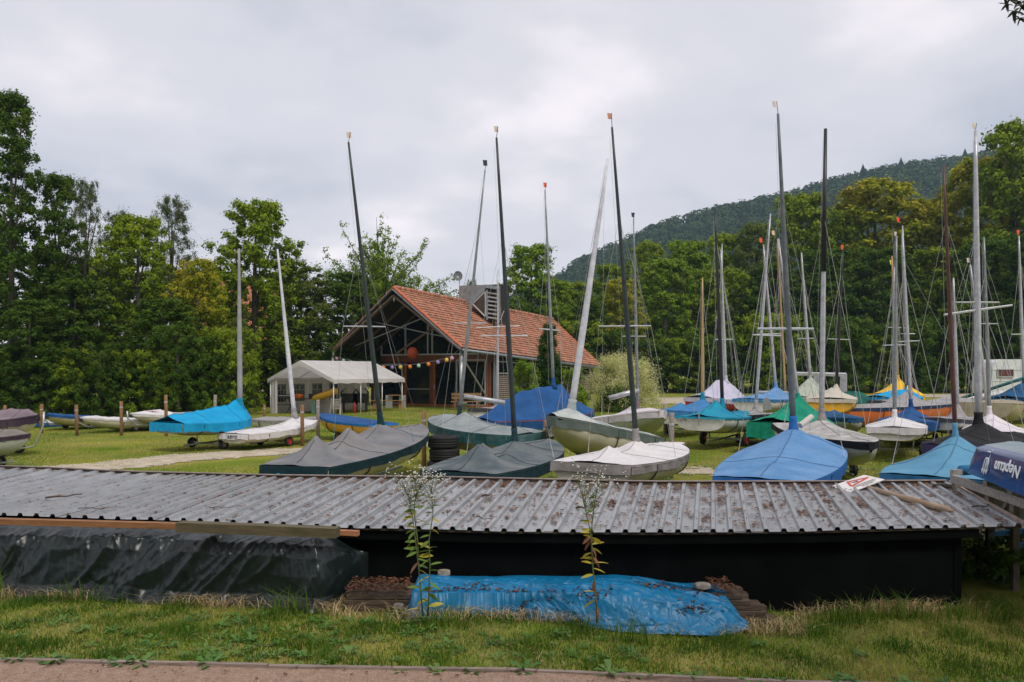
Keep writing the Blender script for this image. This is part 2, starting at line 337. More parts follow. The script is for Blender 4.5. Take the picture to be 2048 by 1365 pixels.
# clover flowers
n = 2600; V = []; Fc = []
for i in range(n):
    Y = 12+30*random.random()**1.4; x = random.uniform(-.66, .66)*Y
    if noise.noise(Vector((x*.25, Y*.25, 9))) < -.02: continue
    s = .012; z = .05; b = len(V); V += [(x-s, Y, z), (x+s, Y, z), (x, Y-s, z+.012), (x, Y+s, z+.012), (x, Y, z+.022)]; Fc += [(b, b+2, b+4), (b+2, b+1, b+4), (b+1, b+3, b+4), (b+3, b, b+4)]
tag(mesh_obj('clover_flowers', np.array(V), Fc, solid('clover_white', (.6, .58, .5), .9)), 'white clover flowers scattered in the meadow', 'flowers', kind='stuff')
n = 1100; V = []; Fc = []; R = []
for i in range(n):
    x = random.uniform(-5, 5); y = random.uniform(5.6, 8.2); z = float(gz(x, y))+random.uniform(.015, .05); s = random.uniform(.008, .022); a = random.random()*6.28; ca, sa = math.cos(a)*s, math.sin(a)*s
    b = len(V); V += [(x-ca, y-sa, z), (x+sa*.6, y-ca*.6, z+s*.4), (x+ca, y+sa, z+.004), (x-sa*.6, y+ca*.6, z+s*.3)]; Fc += [(b, b+1, b+2, b+3)]; R += [random.random()]*4
LEAFD = mat('dead_leaf', (.09, .035, .018), (.16, .07, .03), 30, .8, rnd=[(.03, .015, .01), (.08, .03, .015), (.17, .06, .022), (.42, .25, .13)])
tag(mesh_obj('fallen_leaves', np.array(V), Fc, LEAFD, None, False, R), 'dry leaves scattered on lawn and gravel', 'leaves', kind='stuff')

# ---------------------------------------------------------------- the low shed with the ribbed metal roof
ZF, ZR = .50, .57
fpx = [(-460, 1023), (-200, 1027), (0, 1032), (350, 1041), (700, 1056), (1000, 1063), (1300, 1066), (1600, 1063), (2046, 1052)]
rpx = [(-100, 936), (80, 940), (250, 949), (550, 957), (900, 961), (1300, 970), (1600, 970), (1897, 968)]
def curve(px, tab, H):
    py = np.interp(px, [p[0] for p in tab], [p[1] for p in tab]); Y = H*F/(py-HY); return Vector(((px-CX)/F*Y, Y, EYE-H))
# matching front and rear pixels of each rib
fr = [(-460, -110), (0, 345), (338, 553), (700, 845), (1000, 1075), (1425, 1425), (1700, 1635), (1912, 1800), (2046, 1897)]
NR = 74
fs_ = []; tot = 0
w_ = [1.0+.17*(i/NR) for i in range(NR+1)]
acc = np.cumsum([0]+w_[:-1]); acc = acc/acc[-1]*(2046+460)-460
def rib_ends(fpx_): 
    rp_ = np.interp(fpx_, [p[0] for p in fr], [p[1] for p in fr]); return curve(fpx_, fpx, EYE-ZF), curve(rp_, rpx, EYE-ZR)
SHEET = mat('ribbed_sheet', (.31, .32, .335), (.41, .42, .43), 3, .34, .2, 30, metal=.35, dirt=(.17, .155, .15), dscale=6, damt=.35)
shed = thing('low_shed', 'long low black shed with a grey ribbed metal roof strewn with dry leaves', 'shed', (1.0, 8.9, -.4))
RH = .034
def roofpt(sv, t):
    """point on the pan: sv = rib coordinate (0..NR), t front to rear"""
    p = np.interp(sv, range(NR+1), acc); a, b = rib_ends(p); return a.lerp(b, t)
prof = [(0, 0), (.56, 0), (.64, 1), (.84, 1), (.92, 0), (1, 0)]
per = 6; nt = 7; k0 = 0
while k0 < NR:
    k1 = min(NR, k0+per); mb = MB(); tw = random.uniform(-.002, .003)
    cols = []
    for r_ in range(k0, k1):
        for (q, hh) in prof[:-1]: cols.append((r_+q, hh*RH+.002*math.sin(r_*1.7)))
    cols.append((k1+.03, .003))
    rows = []
    for j in range(nt+1):
        t = j/nt; lift = .006 if False else 0
        for (s_, hh) in cols:
            p = roofpt(s_, t); rows.append((p.x, p.y, p.z+hh+tw+.004*math.sin(s_*.5+t*3)))
    fc = []
    nc = len(cols)
    for j in range(nt):
        for i in range(nc-1): a = j*nc+i; fc.append((a, a+1, a+nc+1, a+nc))
    mb.add(rows, fc); mb.build('roof_sheet', SHEET, shed); k0 = k1
# overlap strip: short pieces on the front with raised lap
mb = MB()
for r_ in range(2, NR, 1):
    p = roofpt(r_+.74, .17); p2 = roofpt(r_+.74, .18); c = roofpt(r_+.74, .175)
    mb.ball((c.x, c.y, c.z+RH+.005), .007, 6, 4)
s_ = mb.build('screw_heads', solid('screw', (.08, .08, .08), .5, .3), shed); s_['kind'] = 'stuff'
BITU = mat('black_tar_board', (.003, .0035, .0035), (.005, .006, .006), 3, 1.0, .3, 20, spec=.05)
def strip(name, m, a0, a1, tfr, z0, z1, thick, seg=40, parent=shed, dt=0):
    mb = MB()
    for i in range(seg):
        p0 = np.interp(i/seg, [0, 1], [a0, a1]); p1 = np.interp((i+1)/seg, [0, 1], [a0, a1])
        A, _ = rib_ends(p0); B, _ = rib_ends(p1); A2 = rib_ends(p0)[0].lerp(rib_ends(p0)[1], tfr); B2 = rib_ends(p1)[0].lerp(rib_ends(p1)[1], tfr)
        mb.bar((A2.x, A2.y, (z0+z1)/2), (B2.x, B2.y, (z0+z1)/2), thick, z1-z0)
    return mb.build(name, m, parent)
strip('wall', BITU, -440, 1930, .06, -.44, ZF-.02, .03)
strip('fascia', BITU, -440, 1960, .02, ZF-.13, ZF-.03, .03)
mossy = mat('mossy_batten', (.03, .024, .015), (.07, .05, .03), 20, .9, .4, 60)
strip('front_batten', mossy, 700, 2044, .012, ZF-.028, ZF-.004, .03)
strip('rear_wall', BITU, -440, 1930, .96, -.2, ZR-.03, .03)
TRIM = mat('rear_trim_paint', (.30, .24, .21), (.40, .33, .30), 6, .6, dirt=(.08, .06, .05), damt=.4)
strip('rear_trim', mat('rear_trim_dark', (.07, .045, .035), (.12, .08, .06), 6, .7), -440, 2040, 1.005, ZR+.005, ZR+.045, .02)
strip('rear_trim', TRIM, -440, 2040, 1.0, ZR+.047, ZR+.06, .035)
A, B = rib_ends(2046)
MB().bar(A+Vector((.02, 0, .02)), B+Vector((.02, 0, .02)), .03, .05).build('verge_board', mat('verge_board', (.33, .24, .20), (.46, .36, .31), 6, .8), shed)
A2, B2 = rib_ends(1945)
mb = MB(); mb.prism([(A2.x-.1, A2.y+.12, -.45), (B2.x-.1, B2.y-.1, -.45), (B2.x-.1, B2.y-.1, ZR-.03), (A2.x-.1, A2.y+.12, ZF-.02)], (-.03, 0, 0)); mb.build('end_wall', BITU, shed)
# leaf litter lying in the pans
n = 12500; V = []; Fc = []; R = []
def leaf(V, Fc, R, x, y, z, s, rr, curl=.35):
    a = random.random()*6.28; ca, sa = math.cos(a)*s, math.sin(a)*s; b = len(V); w = random.uniform(.35, .7)
    V += [(x-ca, y-sa, z+.002), (x+sa*w, y-ca*w, z+s*curl*random.random()), (x+ca, y+sa, z+s*curl*random.random()), (x-sa*w, y+ca*w, z+s*curl*random.random())]; Fc.append((b, b+1, b+2, b+3)); R += [rr]*4
cnt = 0
while cnt < n:
    sv = random.uniform(3, NR-.2); t = random.random()**.75
    c = noise.noise(Vector((int(sv)*.9, t*5, 4)))+.9*noise.noise(Vector((sv*1.5, t*17, 4)))
    dens = .02+.08*min(1, sv/35)+.22*(t > .86)*(sv > 20)+.9*max(0, c-.05)*(.35+.65*min(1, sv/30))
    if random.random() > dens: continue
    fr_ = sv-int(sv)
    if fr_ > .58 and random.random() < .93: continue
    p = roofpt(sv, t); leaf(V, Fc, R, p.x, p.y, p.z+(RH+.009 if .62 < fr_ < .86 else .011), random.choice([.010, .015, .02, .026, .032]), random.random()); cnt += 1
o = mesh_obj('fallen_leaves', np.array(V), Fc, LEAFD, None, False, R); tag(o, 'brown dry leaves lying in the pans of the shed roof', 'leaves', kind='stuff')
# twigs on the roof
TW = mat('twig', (.05, .035, .025), (.11, .08, .05), 20, .9)
def twig(px, py, L, ang, r, label):
    Yt = 1.66*F/(py-HY); c = at(px, py, Yt); c.z = float(np.interp(c.y, [8.5, 11.8], [ZF, ZR]))+RH+.01
    pts = []; a = ang
    for i in range(6): pts.append(c+Vector((math.cos(a), math.sin(a), .02*math.sin(i*2)))*(L*(i/5-.5))+Vector((0, .03*math.sin(i*1.7), .01*abs(math.sin(i))))); a += .08
    mb = MB(); mb.tube(pts, [r, r, r*.9, r*.8, r*.6, r*.3], 6); mb.tube([pts[3], pts[3]+Vector((.05, .09, .02))], [r*.5, r*.2], 5)
    tag(mb.build('twig', TW, None, True), label, 'twig', 'twigs fallen on the shed roof')
for a in [(128, 1000, .42, .5, .013, 'thick bent dark twig at the left end of the shed roof'), (195, 1022, .5, -.1, .006, 'thin long twig below the bent dark one at the left of the roof'), (450, 1020, .38, .1, .005, 'thin twig on the roof above the joint of the two beams'), (975, 998, .16, .5, .014, 'short stub of twig on the roof between the two tall weeds'),
          (1165, 1020, .16, .2, .014, 'short bark-covered stub just left of the right tall weed'), (965, 1040, .3, -1.1, .006, 'upright thin twig near the front edge mid roof'), (1620, 992, .34, .05, .005, 'thin twig on the roof left of the fallen sign'), (1968, 1018, .34, .2, .009, 'knobbly dark twig at the right end of the roof'), (1770, 1040, .3, .1, .004, 'hair-thin twig near the front edge below the sign post')]: twig(*a)

# beams on the tarp at left
def beam(px0, px1, py0, py1, Y0, Y1, th, m, label):
    a = at(px0, py0, Y0); b = at(px1, py1, Y1); return tag(MB().bar(a, b, th*1.4, th).build('timber_beam', m), label, 'beam')
beam(-420, 358, 1032, 1052, 9.1, 8.72, .062, BEAMW, 'long light brown squared timber lying on the black tarpaulin at left')
beam(358, 676, 1053, 1065, 8.45, 8.22, .098, DBEAM, 'thicker dark weathered timber on the tarpaulin next to the light one')
beam(620, 717, 1062, 1067, 8.5, 8.4, .05, mat('orange_wood', (.32, .13, .05), (.42, .19, .08), 5, .7, stretch=(1, 6, 6)), 'short orange-brown timber end sticking out right of the dark beam')
# black tarpaulin over a pile
BT = mat('black_tarp', (.003, .008, .008), (.006, .013, .012), 5, .36, .28, 5, spec=.5, bdist=.02, ridge=1)
def crease(x, y, seed, f=1.2, octv=4, warp=.5, sharp=3.4):
    wx = noise.noise(Vector((x*.9, y*.9, seed+.5)))*warp; wy = noise.noise(Vector((x*.9, y*.9, seed+9.5)))*warp
    x += wx; y += wy; t = 0; a = 1
    for k in range(octv):
        t += a*(1-min(1, abs(noise.noise(Vector((x*f, y*f, seed+k*3.1))))*sharp))**1.5; x, y = x*.62-y*.78+1.3, x*.78+y*.62; f *= 1.85; a *= .6
    return t
def ridged(p, s, z=0):
    return 1-abs(noise.noise(Vector((p[0]*s, p[1]*s, z))))*2.4
def tarp(u, v):
    px = -420+1165*u
    top = curve(min(px, 700), fpx, EYE-ZF); X0 = (px-CX)/F*top.y
    endf = 1-float(sm(.90, 1.0, np.array(u)))*.9
    sh = .36+.12*noise.noise(Vector((X0*.8, 0, 2)))
    prof_ = [(0, .02, .44), (.2, -.14, .42), (.34, -.29, .37), (.45, -.38, .26), (.62, -.44, .08), (.82, -.47, -.12), (1, -.60, -.30)]
    dy = np.interp(v, [q[0] for q in prof_], [q[1] for q in prof_]); z = np.interp(v, [q[0] for q in prof_], [q[2] for q in prof_])
    z = -.28+(z+.28)*(1-.0*u)
    k = sm(.08, .35, np.array(v))
    q = (X0*1.3+v*1.2, v*1.8-X0*.25)
    w = .055*(crease(X0*.9+v*.55, v*.42, 1, 1.0, 4)-.5)+.02*(crease(X0*2.6-v*.9, v*.8, 5, 2.2, 3)-.4)*(1-.55*float(sm(.25, .5, np.array(v))))
    fold = .05*math.sin(X0*5+v*3*math.sin(X0))*float(sm(.3, .8, np.array(v)))*(1+.6*noise.noise(Vector((X0, 4, 4))))
    dy = dy*(1 if u < .9 else 1)-(w+fold)*float(k)*1.0-.0
    z2 = z+w*.6*float(k)*(1 if v < .85 else .2)
    ex = float(sm(.915, 1, np.array(u)))
    X1 = X0-ex*.05+.03*w; dy = dy*(1-ex)+.12*ex; z2 = z2*(1-ex*.35)+(-.15)*ex*.35
    return (X1, top.y+dy-.10, z2)
mb = MB(); mb.grid(tarp, 420, 110)
tag(mb.build('tarpaulin', BT, None, True), 'glossy black wrinkled tarpaulin covering a long pile left of the shed wall', 'tarpaulin')
# plank pile under the blue tarp, visible at both ends
PLK = mat('old_plank', (.06, .04, .028), (.15, .105, .075), 5, .85, .5, 50, stretch=(.8, 6, 6))
pile = thing('plank_pile', 'stack of old brown planks sticking out both sides of the blue tarpaulin', 'planks', (0.4, 8.0, -.4))
for lv in range(6):
    for row in range(4):
        x0 = -1.72+random.uniform(-.03, .03)+(.0 if lv < 5 else .02); x1 = 2.66+random.uniform(-.08, .10)-(.06*lv)
        y = 8.22+row*.115+random.uniform(-.012, .012)-.05*(1-lv/5); z = -.37+lv*.052
        MB().box(((x0+x1)/2, y, z), (x1-x0, .108, .042)).build('plank', PLK, pile)
V = []; Fc = []; R = []
for i in range(700):
    x = random.choice([random.uniform(-1.7, -1.05), random.uniform(-1.7, -1.05), random.uniform(2.05, 2.30)]); leaf(V, Fc, R, x, random.uniform(8.1, 8.55), -.033+random.random()*.03, random.uniform(.012, .03), random.random()*.75, .9)
tag(mesh_obj('fallen_leaves', np.array(V), Fc, LEAFD, None, False, R), 'heap of dead leaves on the ends of the plank pile', 'leaves', kind='stuff')
BLUE = mat('blue_tarp', (.002, .135, .29), (.004, .17, .36), 6, .42, .5, 7, spec=.4, bdist=.010, ridge=1, dirt=(.10, .14, .18), dscale=2.5, damt=.10)
def btarp(u, v):
    px = 806+675*u; Yb = 8.34; X0 = (px-CX)/F*8.2
    x = X0; hump = -.015+.05*noise.noise(Vector((x*1.3, 2, 7)))-.09*float(sm(.62, .95, np.array(u)))
    prof_ = [(0, 8.62, hump), (.40, 8.18, hump+.01), (.52, 8.04, hump-.06), (.80, 7.98, -.25), (1, 7.90, -.37)]
    y = np.interp(v, [q[0] for q in prof_], [q[1] for q in prof_]); z = np.interp(v, [q[0] for q in prof_], [q[2] for q in prof_])
    lowf = .16*float(sm(.25, .72, np.array(u)))*(1-float(sm(.85, 1, np.array(u))))
    y -= lowf*v-.10*v*noise.noise(Vector((x*1.6, 5, 5))); z -= .06*float(sm(.3, .8, np.array(u)))*(1-v)*0
    d = x*1.0+y*2.2
    w = .042*(crease(d*.55, y*.9+x*.25, 11, 1.1, 4)-.6)+.013*(crease(x*2.2+y, y*2.4, 15, 2.4, 3)-.5)
    fade = min(1, v*6)*(1 if v < .9 else .6)
    if v > .97: z -= .01
    ee = float(sm(.95, 1, np.array(u)))+float(sm(.05, 0, np.array(u))) if False else float(sm(.95, 1, np.array(u)))+1-float(sm(0, .045, np.array(u)))
    z = z*(1-ee*.8)+(-.34)*ee*.8; z += w*fade+.01
    z = max(z, float(gz(x, y))+.006+.01*abs(math.sin(x*9)))
    if y > 8.0 and ee < .2 and u < .7: z = max(z, -.020+w*.3)
    return (x, y-w*fade*.8, z)
mb = MB(); mb.grid(btarp, 340, 110)
tag(mb.build('tarpaulin', BLUE, None, True), 'bright blue crumpled tarpaulin spread over the planks before the shed', 'tarpaulin')
V = []; Fc = []; R = []
for i in range(420):
    c = random.choice([(.12, .5), (.22, .45), (.35, .62), (.45, .52), (.55, .5), (.72, .3), (.8, .25), (.9, .3), (.84, .6)]); u = min(.97, max(.03, random.gauss(c[0], .03))); v = min(.95, max(.05, random.gauss(c[1], .06)))
    p = btarp(u, v); leaf(V, Fc, R, p[0], p[1], p[2]+.006, random.uniform(.012, .028), random.random()*.6, .8)
tag(mesh_obj('fallen_leaves', np.array(V), Fc, LEAFD, None, False, R), 'dead leaves gathered in the folds of the blue tarpaulin', 'leaves', kind='stuff')
STONE = mat('grey_stone', (.22, .19, .16), (.34, .30, .26), 14, .9, .6, 40)
for px, py, Y, s, lb in [(1405, 1172, 8.3, (.17, .12, .055), 'flat grey paving stone weighing down the blue tarpaulin at right'), (888, 1146, 8.5, (.14, .1, .06), 'squarish grey stone at the back edge of the blue tarpaulin'), (797, 1213, 8.1, (.11, .08, .05), 'small pale stone at the left foot of the blue tarpaulin')]:
    p = at(px, py, Y); mb = MB(); mb.ball(p, 1, 14, 8); mb.v = [(p.x+max(-.75, min(.75, v[0]-p.x))*s[0]*.62, p.y+max(-.7, min(.7, v[1]-p.y))*s[1]*.66, p.z+max(-.6, min(.6, v[2]-p.z))*s[2]*.8) for v in mb.v]
    tag(mb.build('stone', STONE), lb, 'stone')

# fallen sign on the roof
sg = thing('warning_sign', 'white warning sign plate with red triangle lying on the shed roof on its wooden post', 'sign', at(1770, 1000, 10.6))
def onroof(px, py, dz):
    Yt = 1.6*F/(py-HY); return at(px, py, Yt)
c4 = [at(1661, 973, 11.25), at(1728, 950, 11.65), at(1769, 959, 11.3), at(1701, 985, 10.85)]
nrm = (c4[1]-c4[0]).cross(c4[3]-c4[0]).normalized(); nrm = nrm if nrm.z > 0 else -nrm
MB().prism([c4[0], c4[1], c4[2], c4[3]], -nrm*.012).build('plate', WHITE, sg)
def sp(u, v, h=.003): return c4[0].lerp(c4[1], u).lerp(c4[3].lerp(c4[2], u), v)+nrm*h
RED = solid('sign_red', (.45, .07, .06), .6); INK = solid('sign_ink', (.12, .08, .10), .7)
mb = MB(); T = [(.2, .58), (.92, .40), (.52, .12)]; T = [(.26, .60), (.90, .36), (.42, .14)]
for i in range(3):
    a = sp(*T[i]); b = sp(*T[(i+1) % 3]); mb.bar(a, b, .035, .004, nrm)
mb.build('red_triangle', RED, sg)
mb = MB(); mb.bar(sp(.45, .36), sp(.6, .34), .03, .004, nrm); mb.bar(sp(.42, .30), sp(.56, .40), .018, .005, nrm); mb.build('pictogram', INK, sg)
mb = MB()
for r_, (a, b) in enumerate([(.28, .88), (.24, .86), (.40, .74)]):
    u = a
    while u < b:
        L = random.uniform(.03, .07); mb.bar(sp(u, .68+r_*.10-.10*(u-.5)*.0), sp(min(b, u+L), .68+r_*.10), .012, .003, nrm); u += L+.018
mb.build('small_lettering', INK, sg)
a = at(1730, 975, 11.15); b = at(1903, 1022, 9.35)
PW = mat('sign_post_wood', (.26, .19, .13), (.40, .31, .23), 4, .85, .4, 60, stretch=(3, 1, 3), dirt=(.30, .15, .06), dscale=1.5)
mb = MB(); d = (b-a); mb.tube([a, a+d*.3, a+d*.6, a+d*.96, a+d*1.0], [.036, .038, .040, .042, .018], 12); mb.build('post', PW, sg, True)
# ---------------------------------------------------------------- boats
def hullm(n, c, **k): return mat('hull_'+n, c, tuple(min(1, x*1.15) for x in c), scale=3, rough=.35, dirt=(.28, .25, .16), dscale=2, damt=.45, **k)
HW = hullm('cream', (.56, .53, .42)); HWH = hullm('white', (.64, .63, .60)); HG = hullm('grey_green', (.36, .40, .32)); HY_ = hullm('yellow', (.72, .38, .02)); HO = hullm('orange', (.55, .11, .015)); HR = hullm('red', (.38, .02, .02)); HB = hullm('navy', (.01, .06, .20))
def cloth(n, c, c2=None, rough=.85, dirt=None, damt=.5, dscale=2.0): return mat('cloth_'+n, c, c2 or tuple(min(1, x*1.2) for x in c), scale=2.2, rough=rough, bump=.55, bscale=9, bdist=.03, dirt=dirt, dscale=dscale, damt=damt, spec=.25)
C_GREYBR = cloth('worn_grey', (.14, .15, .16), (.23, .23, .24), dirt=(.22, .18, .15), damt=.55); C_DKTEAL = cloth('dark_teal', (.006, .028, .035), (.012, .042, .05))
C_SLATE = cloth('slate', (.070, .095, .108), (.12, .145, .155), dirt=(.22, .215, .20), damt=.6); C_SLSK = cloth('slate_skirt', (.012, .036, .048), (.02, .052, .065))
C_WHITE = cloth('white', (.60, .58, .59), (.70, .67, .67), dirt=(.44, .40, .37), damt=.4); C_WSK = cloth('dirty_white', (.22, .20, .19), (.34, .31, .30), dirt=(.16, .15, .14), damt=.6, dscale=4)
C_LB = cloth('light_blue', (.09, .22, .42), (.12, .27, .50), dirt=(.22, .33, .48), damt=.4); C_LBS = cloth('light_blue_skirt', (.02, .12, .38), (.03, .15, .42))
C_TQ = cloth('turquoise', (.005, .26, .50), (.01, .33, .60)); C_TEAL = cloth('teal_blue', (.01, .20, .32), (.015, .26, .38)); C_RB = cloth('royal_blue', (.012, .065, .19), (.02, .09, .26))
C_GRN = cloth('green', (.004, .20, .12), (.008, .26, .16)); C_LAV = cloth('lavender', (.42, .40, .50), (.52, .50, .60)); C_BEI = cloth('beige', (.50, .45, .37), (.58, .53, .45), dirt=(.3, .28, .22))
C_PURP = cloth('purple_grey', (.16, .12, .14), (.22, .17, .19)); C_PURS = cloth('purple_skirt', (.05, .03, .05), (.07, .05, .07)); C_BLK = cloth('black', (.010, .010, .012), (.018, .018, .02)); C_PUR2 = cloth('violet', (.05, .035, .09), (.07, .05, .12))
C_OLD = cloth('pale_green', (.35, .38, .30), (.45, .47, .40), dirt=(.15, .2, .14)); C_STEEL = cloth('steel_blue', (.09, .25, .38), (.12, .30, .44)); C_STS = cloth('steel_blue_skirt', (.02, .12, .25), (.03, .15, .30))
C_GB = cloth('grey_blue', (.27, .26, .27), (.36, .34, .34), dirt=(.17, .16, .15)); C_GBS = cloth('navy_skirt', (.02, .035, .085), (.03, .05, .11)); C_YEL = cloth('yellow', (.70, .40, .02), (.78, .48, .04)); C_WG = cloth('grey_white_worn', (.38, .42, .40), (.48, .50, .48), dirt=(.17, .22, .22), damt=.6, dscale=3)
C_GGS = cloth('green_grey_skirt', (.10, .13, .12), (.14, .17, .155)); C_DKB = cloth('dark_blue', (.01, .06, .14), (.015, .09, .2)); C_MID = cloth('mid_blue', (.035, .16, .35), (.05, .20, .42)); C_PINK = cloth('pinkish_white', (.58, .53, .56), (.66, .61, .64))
C_CHAR = cloth('charcoal', (.04, .042, .05), (.055, .06, .07)); C_DTQ = cloth('worn_teal_skirt', (.02, .09, .10), (.035, .13, .14), dirt=(.2, .24, .22), damt=.5, dscale=4)
RIM_R = solid('rim_red', (.5, .02, .02), .5); RIM_G = solid('rim_grey', (.3, .3, .3), .5)

def wheel(root, c, axis, r, w=.09, rim=RIM_G):
    c = Vector(c); ax = Vector(axis).normalized()
    wh = MB(); pr = [(r*.55, -w*.4), (r*.8, -w*.5), (r*.96, -w*.38), (r, -w*.15), (r, w*.15), (r*.96, w*.38), (r*.8, w*.5), (r*.55, w*.4)]
    wh.lathe(c, ax, pr, 20); t = wh.build('wheel', RUB, root, True)
    m = MB(); m.lathe(c, ax, [(.001, -w*.3), (r*.2, -w*.34), (r*.2, -w*.2), (r*.5, -w*.15), (r*.57, -w*.35), (r*.57, w*.35), (r*.5, w*.15), (r*.2, w*.2), (r*.2, w*.34), (.001, w*.3)], 16)
    u = ax.orthogonal().normalized(); v = ax.cross(u)
    for k in range(6):
        a = k*math.pi/3; d = u*math.cos(a)+v*math.sin(a)
        for s in (-1, 1): m.bar(c+d*r*.15+ax*s*w*.22, c+d*r*.56+ax*s*w*.3, .02, .012, ax)
    m.build('rim', rim, t)

def boat(label, stern, bow, beam=1.6, tw=.72, depth=.42, hull=HW, cover=C_WHITE, skirt=None, skd=.14, ridge=.05, cones=(), tent=None, mast=None, group=None, nt=44, nv=20, trolley='boat trolley', wr=.15, rim=RIM_G, stripe=None, vee=.55, cat='sailing boat', wamp=1.0, tl=None, name='sailing_dinghy', shroud=True, wire=.0032, handle=False, bowf=.05):
    P0 = at(*stern); P1 = at(*bow); d = P1-P0; L = math.hypot(d.x, d.y); rz = math.atan2(d.y, d.x); hs, hb = P0.z, P1.z
    root = thing(name, label, cat, (P0.x, P0.y, float(gz(P0.x, P0.y))), rz, group)
    fx = Vector((math.cos(rz), math.sin(rz), 0)); fy = Vector((-math.sin(rz), math.cos(rz), 0))
    def Wd(x, y, z): return Vector((P0.x, P0.y, 0))+fx*x+fy*y+Vector((0, 0, z))
    def f(t):
        if t < .42: s = t/.42; return tw+(1-tw)*(1-(1-s)**2)
        s = (t-.42)/.58; return max(bowf, max(0.0, 1-s**2.3)**.85)
    def hw(t): return beam/2*f(t)
    def zg(t): return hs+(hb-hs)*t-.05*math.sin(math.pi*t)
    def dp(t): 
        if t < .5: return depth*(.78+.22*math.sin(math.pi*t))
        s = (t-.5)/.5; return depth*(1-.72*s**2.6)
    def hp(t, a, off=0.0):  # a in [-1,1] around the section; 0 = keel
        s = abs(a); sg = 1 if a >= 0 else -1; ang = s*math.pi/2
        y = (hw(t)+off)*max(0.0, math.sin(ang))**.62; z = zg(t)-dp(t)*(max(0.0, math.cos(ang))**(1.0-vee*.35))-off*.3
        return Wd(t*L, y*sg, z)
    mb = MB(); mb.grid(lambda u, v: hp(u, v*2-1), nt, 18)
    n0 = 0; mb.f.append(tuple(range(0, 19)))
    h = mb.build('hull', hull, root, True)
    tp = [hp(0, a)-fx*.006 for a in np.linspace(-1, 1, 15)]; MB().prism(tp, -fx*.012).build('transom', WHITE if hull is HWH else hull, root)
    try:
        import bmesh as _b; bm_ = _b.new(); bm_.from_mesh(h.data); _b.ops.recalc_face_normals(bm_, faces=bm_.faces); bm_.to_mesh(h.data); bm_.free()
        h.data.polygons.foreach_set('use_smooth', [len(p.vertices) < 6 for p in h.data.polygons])
    except Exception as ex: print(ex)
    MB().grid(lambda u, v: Wd(u*L, (hw(u)+.012*(1 if v > .5 else -1)*0+.014)*(v*2-1), zg(u)+.004), nt, 1).build('deck', hull, root)
    gm = MB()
    for s in (-1, 1): gm.tube([Wd(u*L, (hw(u)+.01)*s, zg(u)) for u in np.linspace(0, 1, 24)], .018, 6)
    gm.build('gunwale', stripe or (skirt or cover or hull), root, True)
    Mf = None; cs = [(c[0]*L, c[1], c[2], c[3]) for c in cones]
    if mast:
        bx, by = mast['b']; 
        # find the depth of the mast foot on the centreline
        tm = mast.get('t')
        if tm is None:
            best = min(np.linspace(.15, .85, 71), key=lambda t: abs(CX+F*(Wd(t*L, 0, 0).x)/(Wd(t*L, 0, 0).y)-bx)); tm = float(best)
        q = Wd(tm*L, 0, 0); Ym = q.y; Mf = at(bx, by, Ym); yl = (Mf-q).dot(fy); xl = tm*L+(Mf-q).dot(fx)
        mh = Mf.z-zg(tm)-ridge*.8
        if cover and mh > .02 and not tent: cs.append((xl, yl, mh, mast.get('cr', 1.15)))
    def top(t, v, wrk=True):
        hwv = hw(t)+.022; y = hwv*v; x = t*L; z = zg(t)+.03
        r_ = 0
        if tent:
            hh = np.interp(t, [q[0] for q in tent], [q[1] for q in tent]); av = abs(v)
            r_ = hh*max(0.0, 1-av)**1.08
        base = ridge*1.4*max(0.0, 1-abs(v)**1.15)*min(1, 6*t+.2)*min(1, 5*(1-t)+.1)
        ed = max(0.0, 1-abs(v)**3)
        c_ = 0
        for (cx_, cy_, ch, cr) in cs:
            dd = (.55*math.hypot(x-cx_, (y-cy_)*1.35)+.45*(abs(x-cx_)*1.1+abs(y-cy_)*1.25))/cr; q = ch*max(0, 1-dd)**(1.9 if ch < .5 else 1.7)
            th = math.atan2(y-cy_, x-cx_)
            q += .022*wamp*(abs(noise.noise(Vector((math.cos(th)*2.2, math.sin(th)*2.2, cx_*3))))-.25)*math.exp(-((dd-.45)/.35)**2)*ed*min(2, ch/.2)
            c_ = max(c_, q)
        z += max(r_, base)+c_*max(.15, ed) if not tent else max(r_, base)
        if wrk:
            z += wamp*ed*(.03*noise.noise(Vector((x*2.1, y*2.1, L)))+.016*(.5-abs(noise.noise(Vector((x*3.2+y*1.5, y*2.2, L+3))))*1.6)+.006*noise.noise(Vector((x*11, y*7, L+5))))
            if tent: z += wamp*ed*.035*noise.noise(Vector((x*3.5, v*.8, L+7)))*min(1, r_*4)
        return Wd(x, y, z)
    if cover:
        mc = MB()
        def cov(u, v):
            vv = v*2-1; vv = math.copysign(abs(vv)**.9, vv); return top(u, vv)
        mc.grid(cov, nt*2 if (cones or tent or mast) else nt, nv*2)
        cv_ = mc.build('cover', cover, root, True)
        if P0.y < 24:
            up3 = Vector((0, 0, .004)); SM = mat('seam_'+cover.name, tuple(x*.55 for x in cover.node_tree.nodes['Color Ramp'].color_ramp.elements[0].color[:3]), None, 5, .9)
            MB().tube([top(t_, 0)+up3 for t_ in np.linspace(.01, .98, 40)], .0065, 4).build('seam', SM, root)
            for t_ in (.3, .68): MB().tube([top(t_, v_)+up3 for v_ in np.linspace(-1, 1, 26)], .0055, 4).build('seam', SM, root)
        sk = MB()
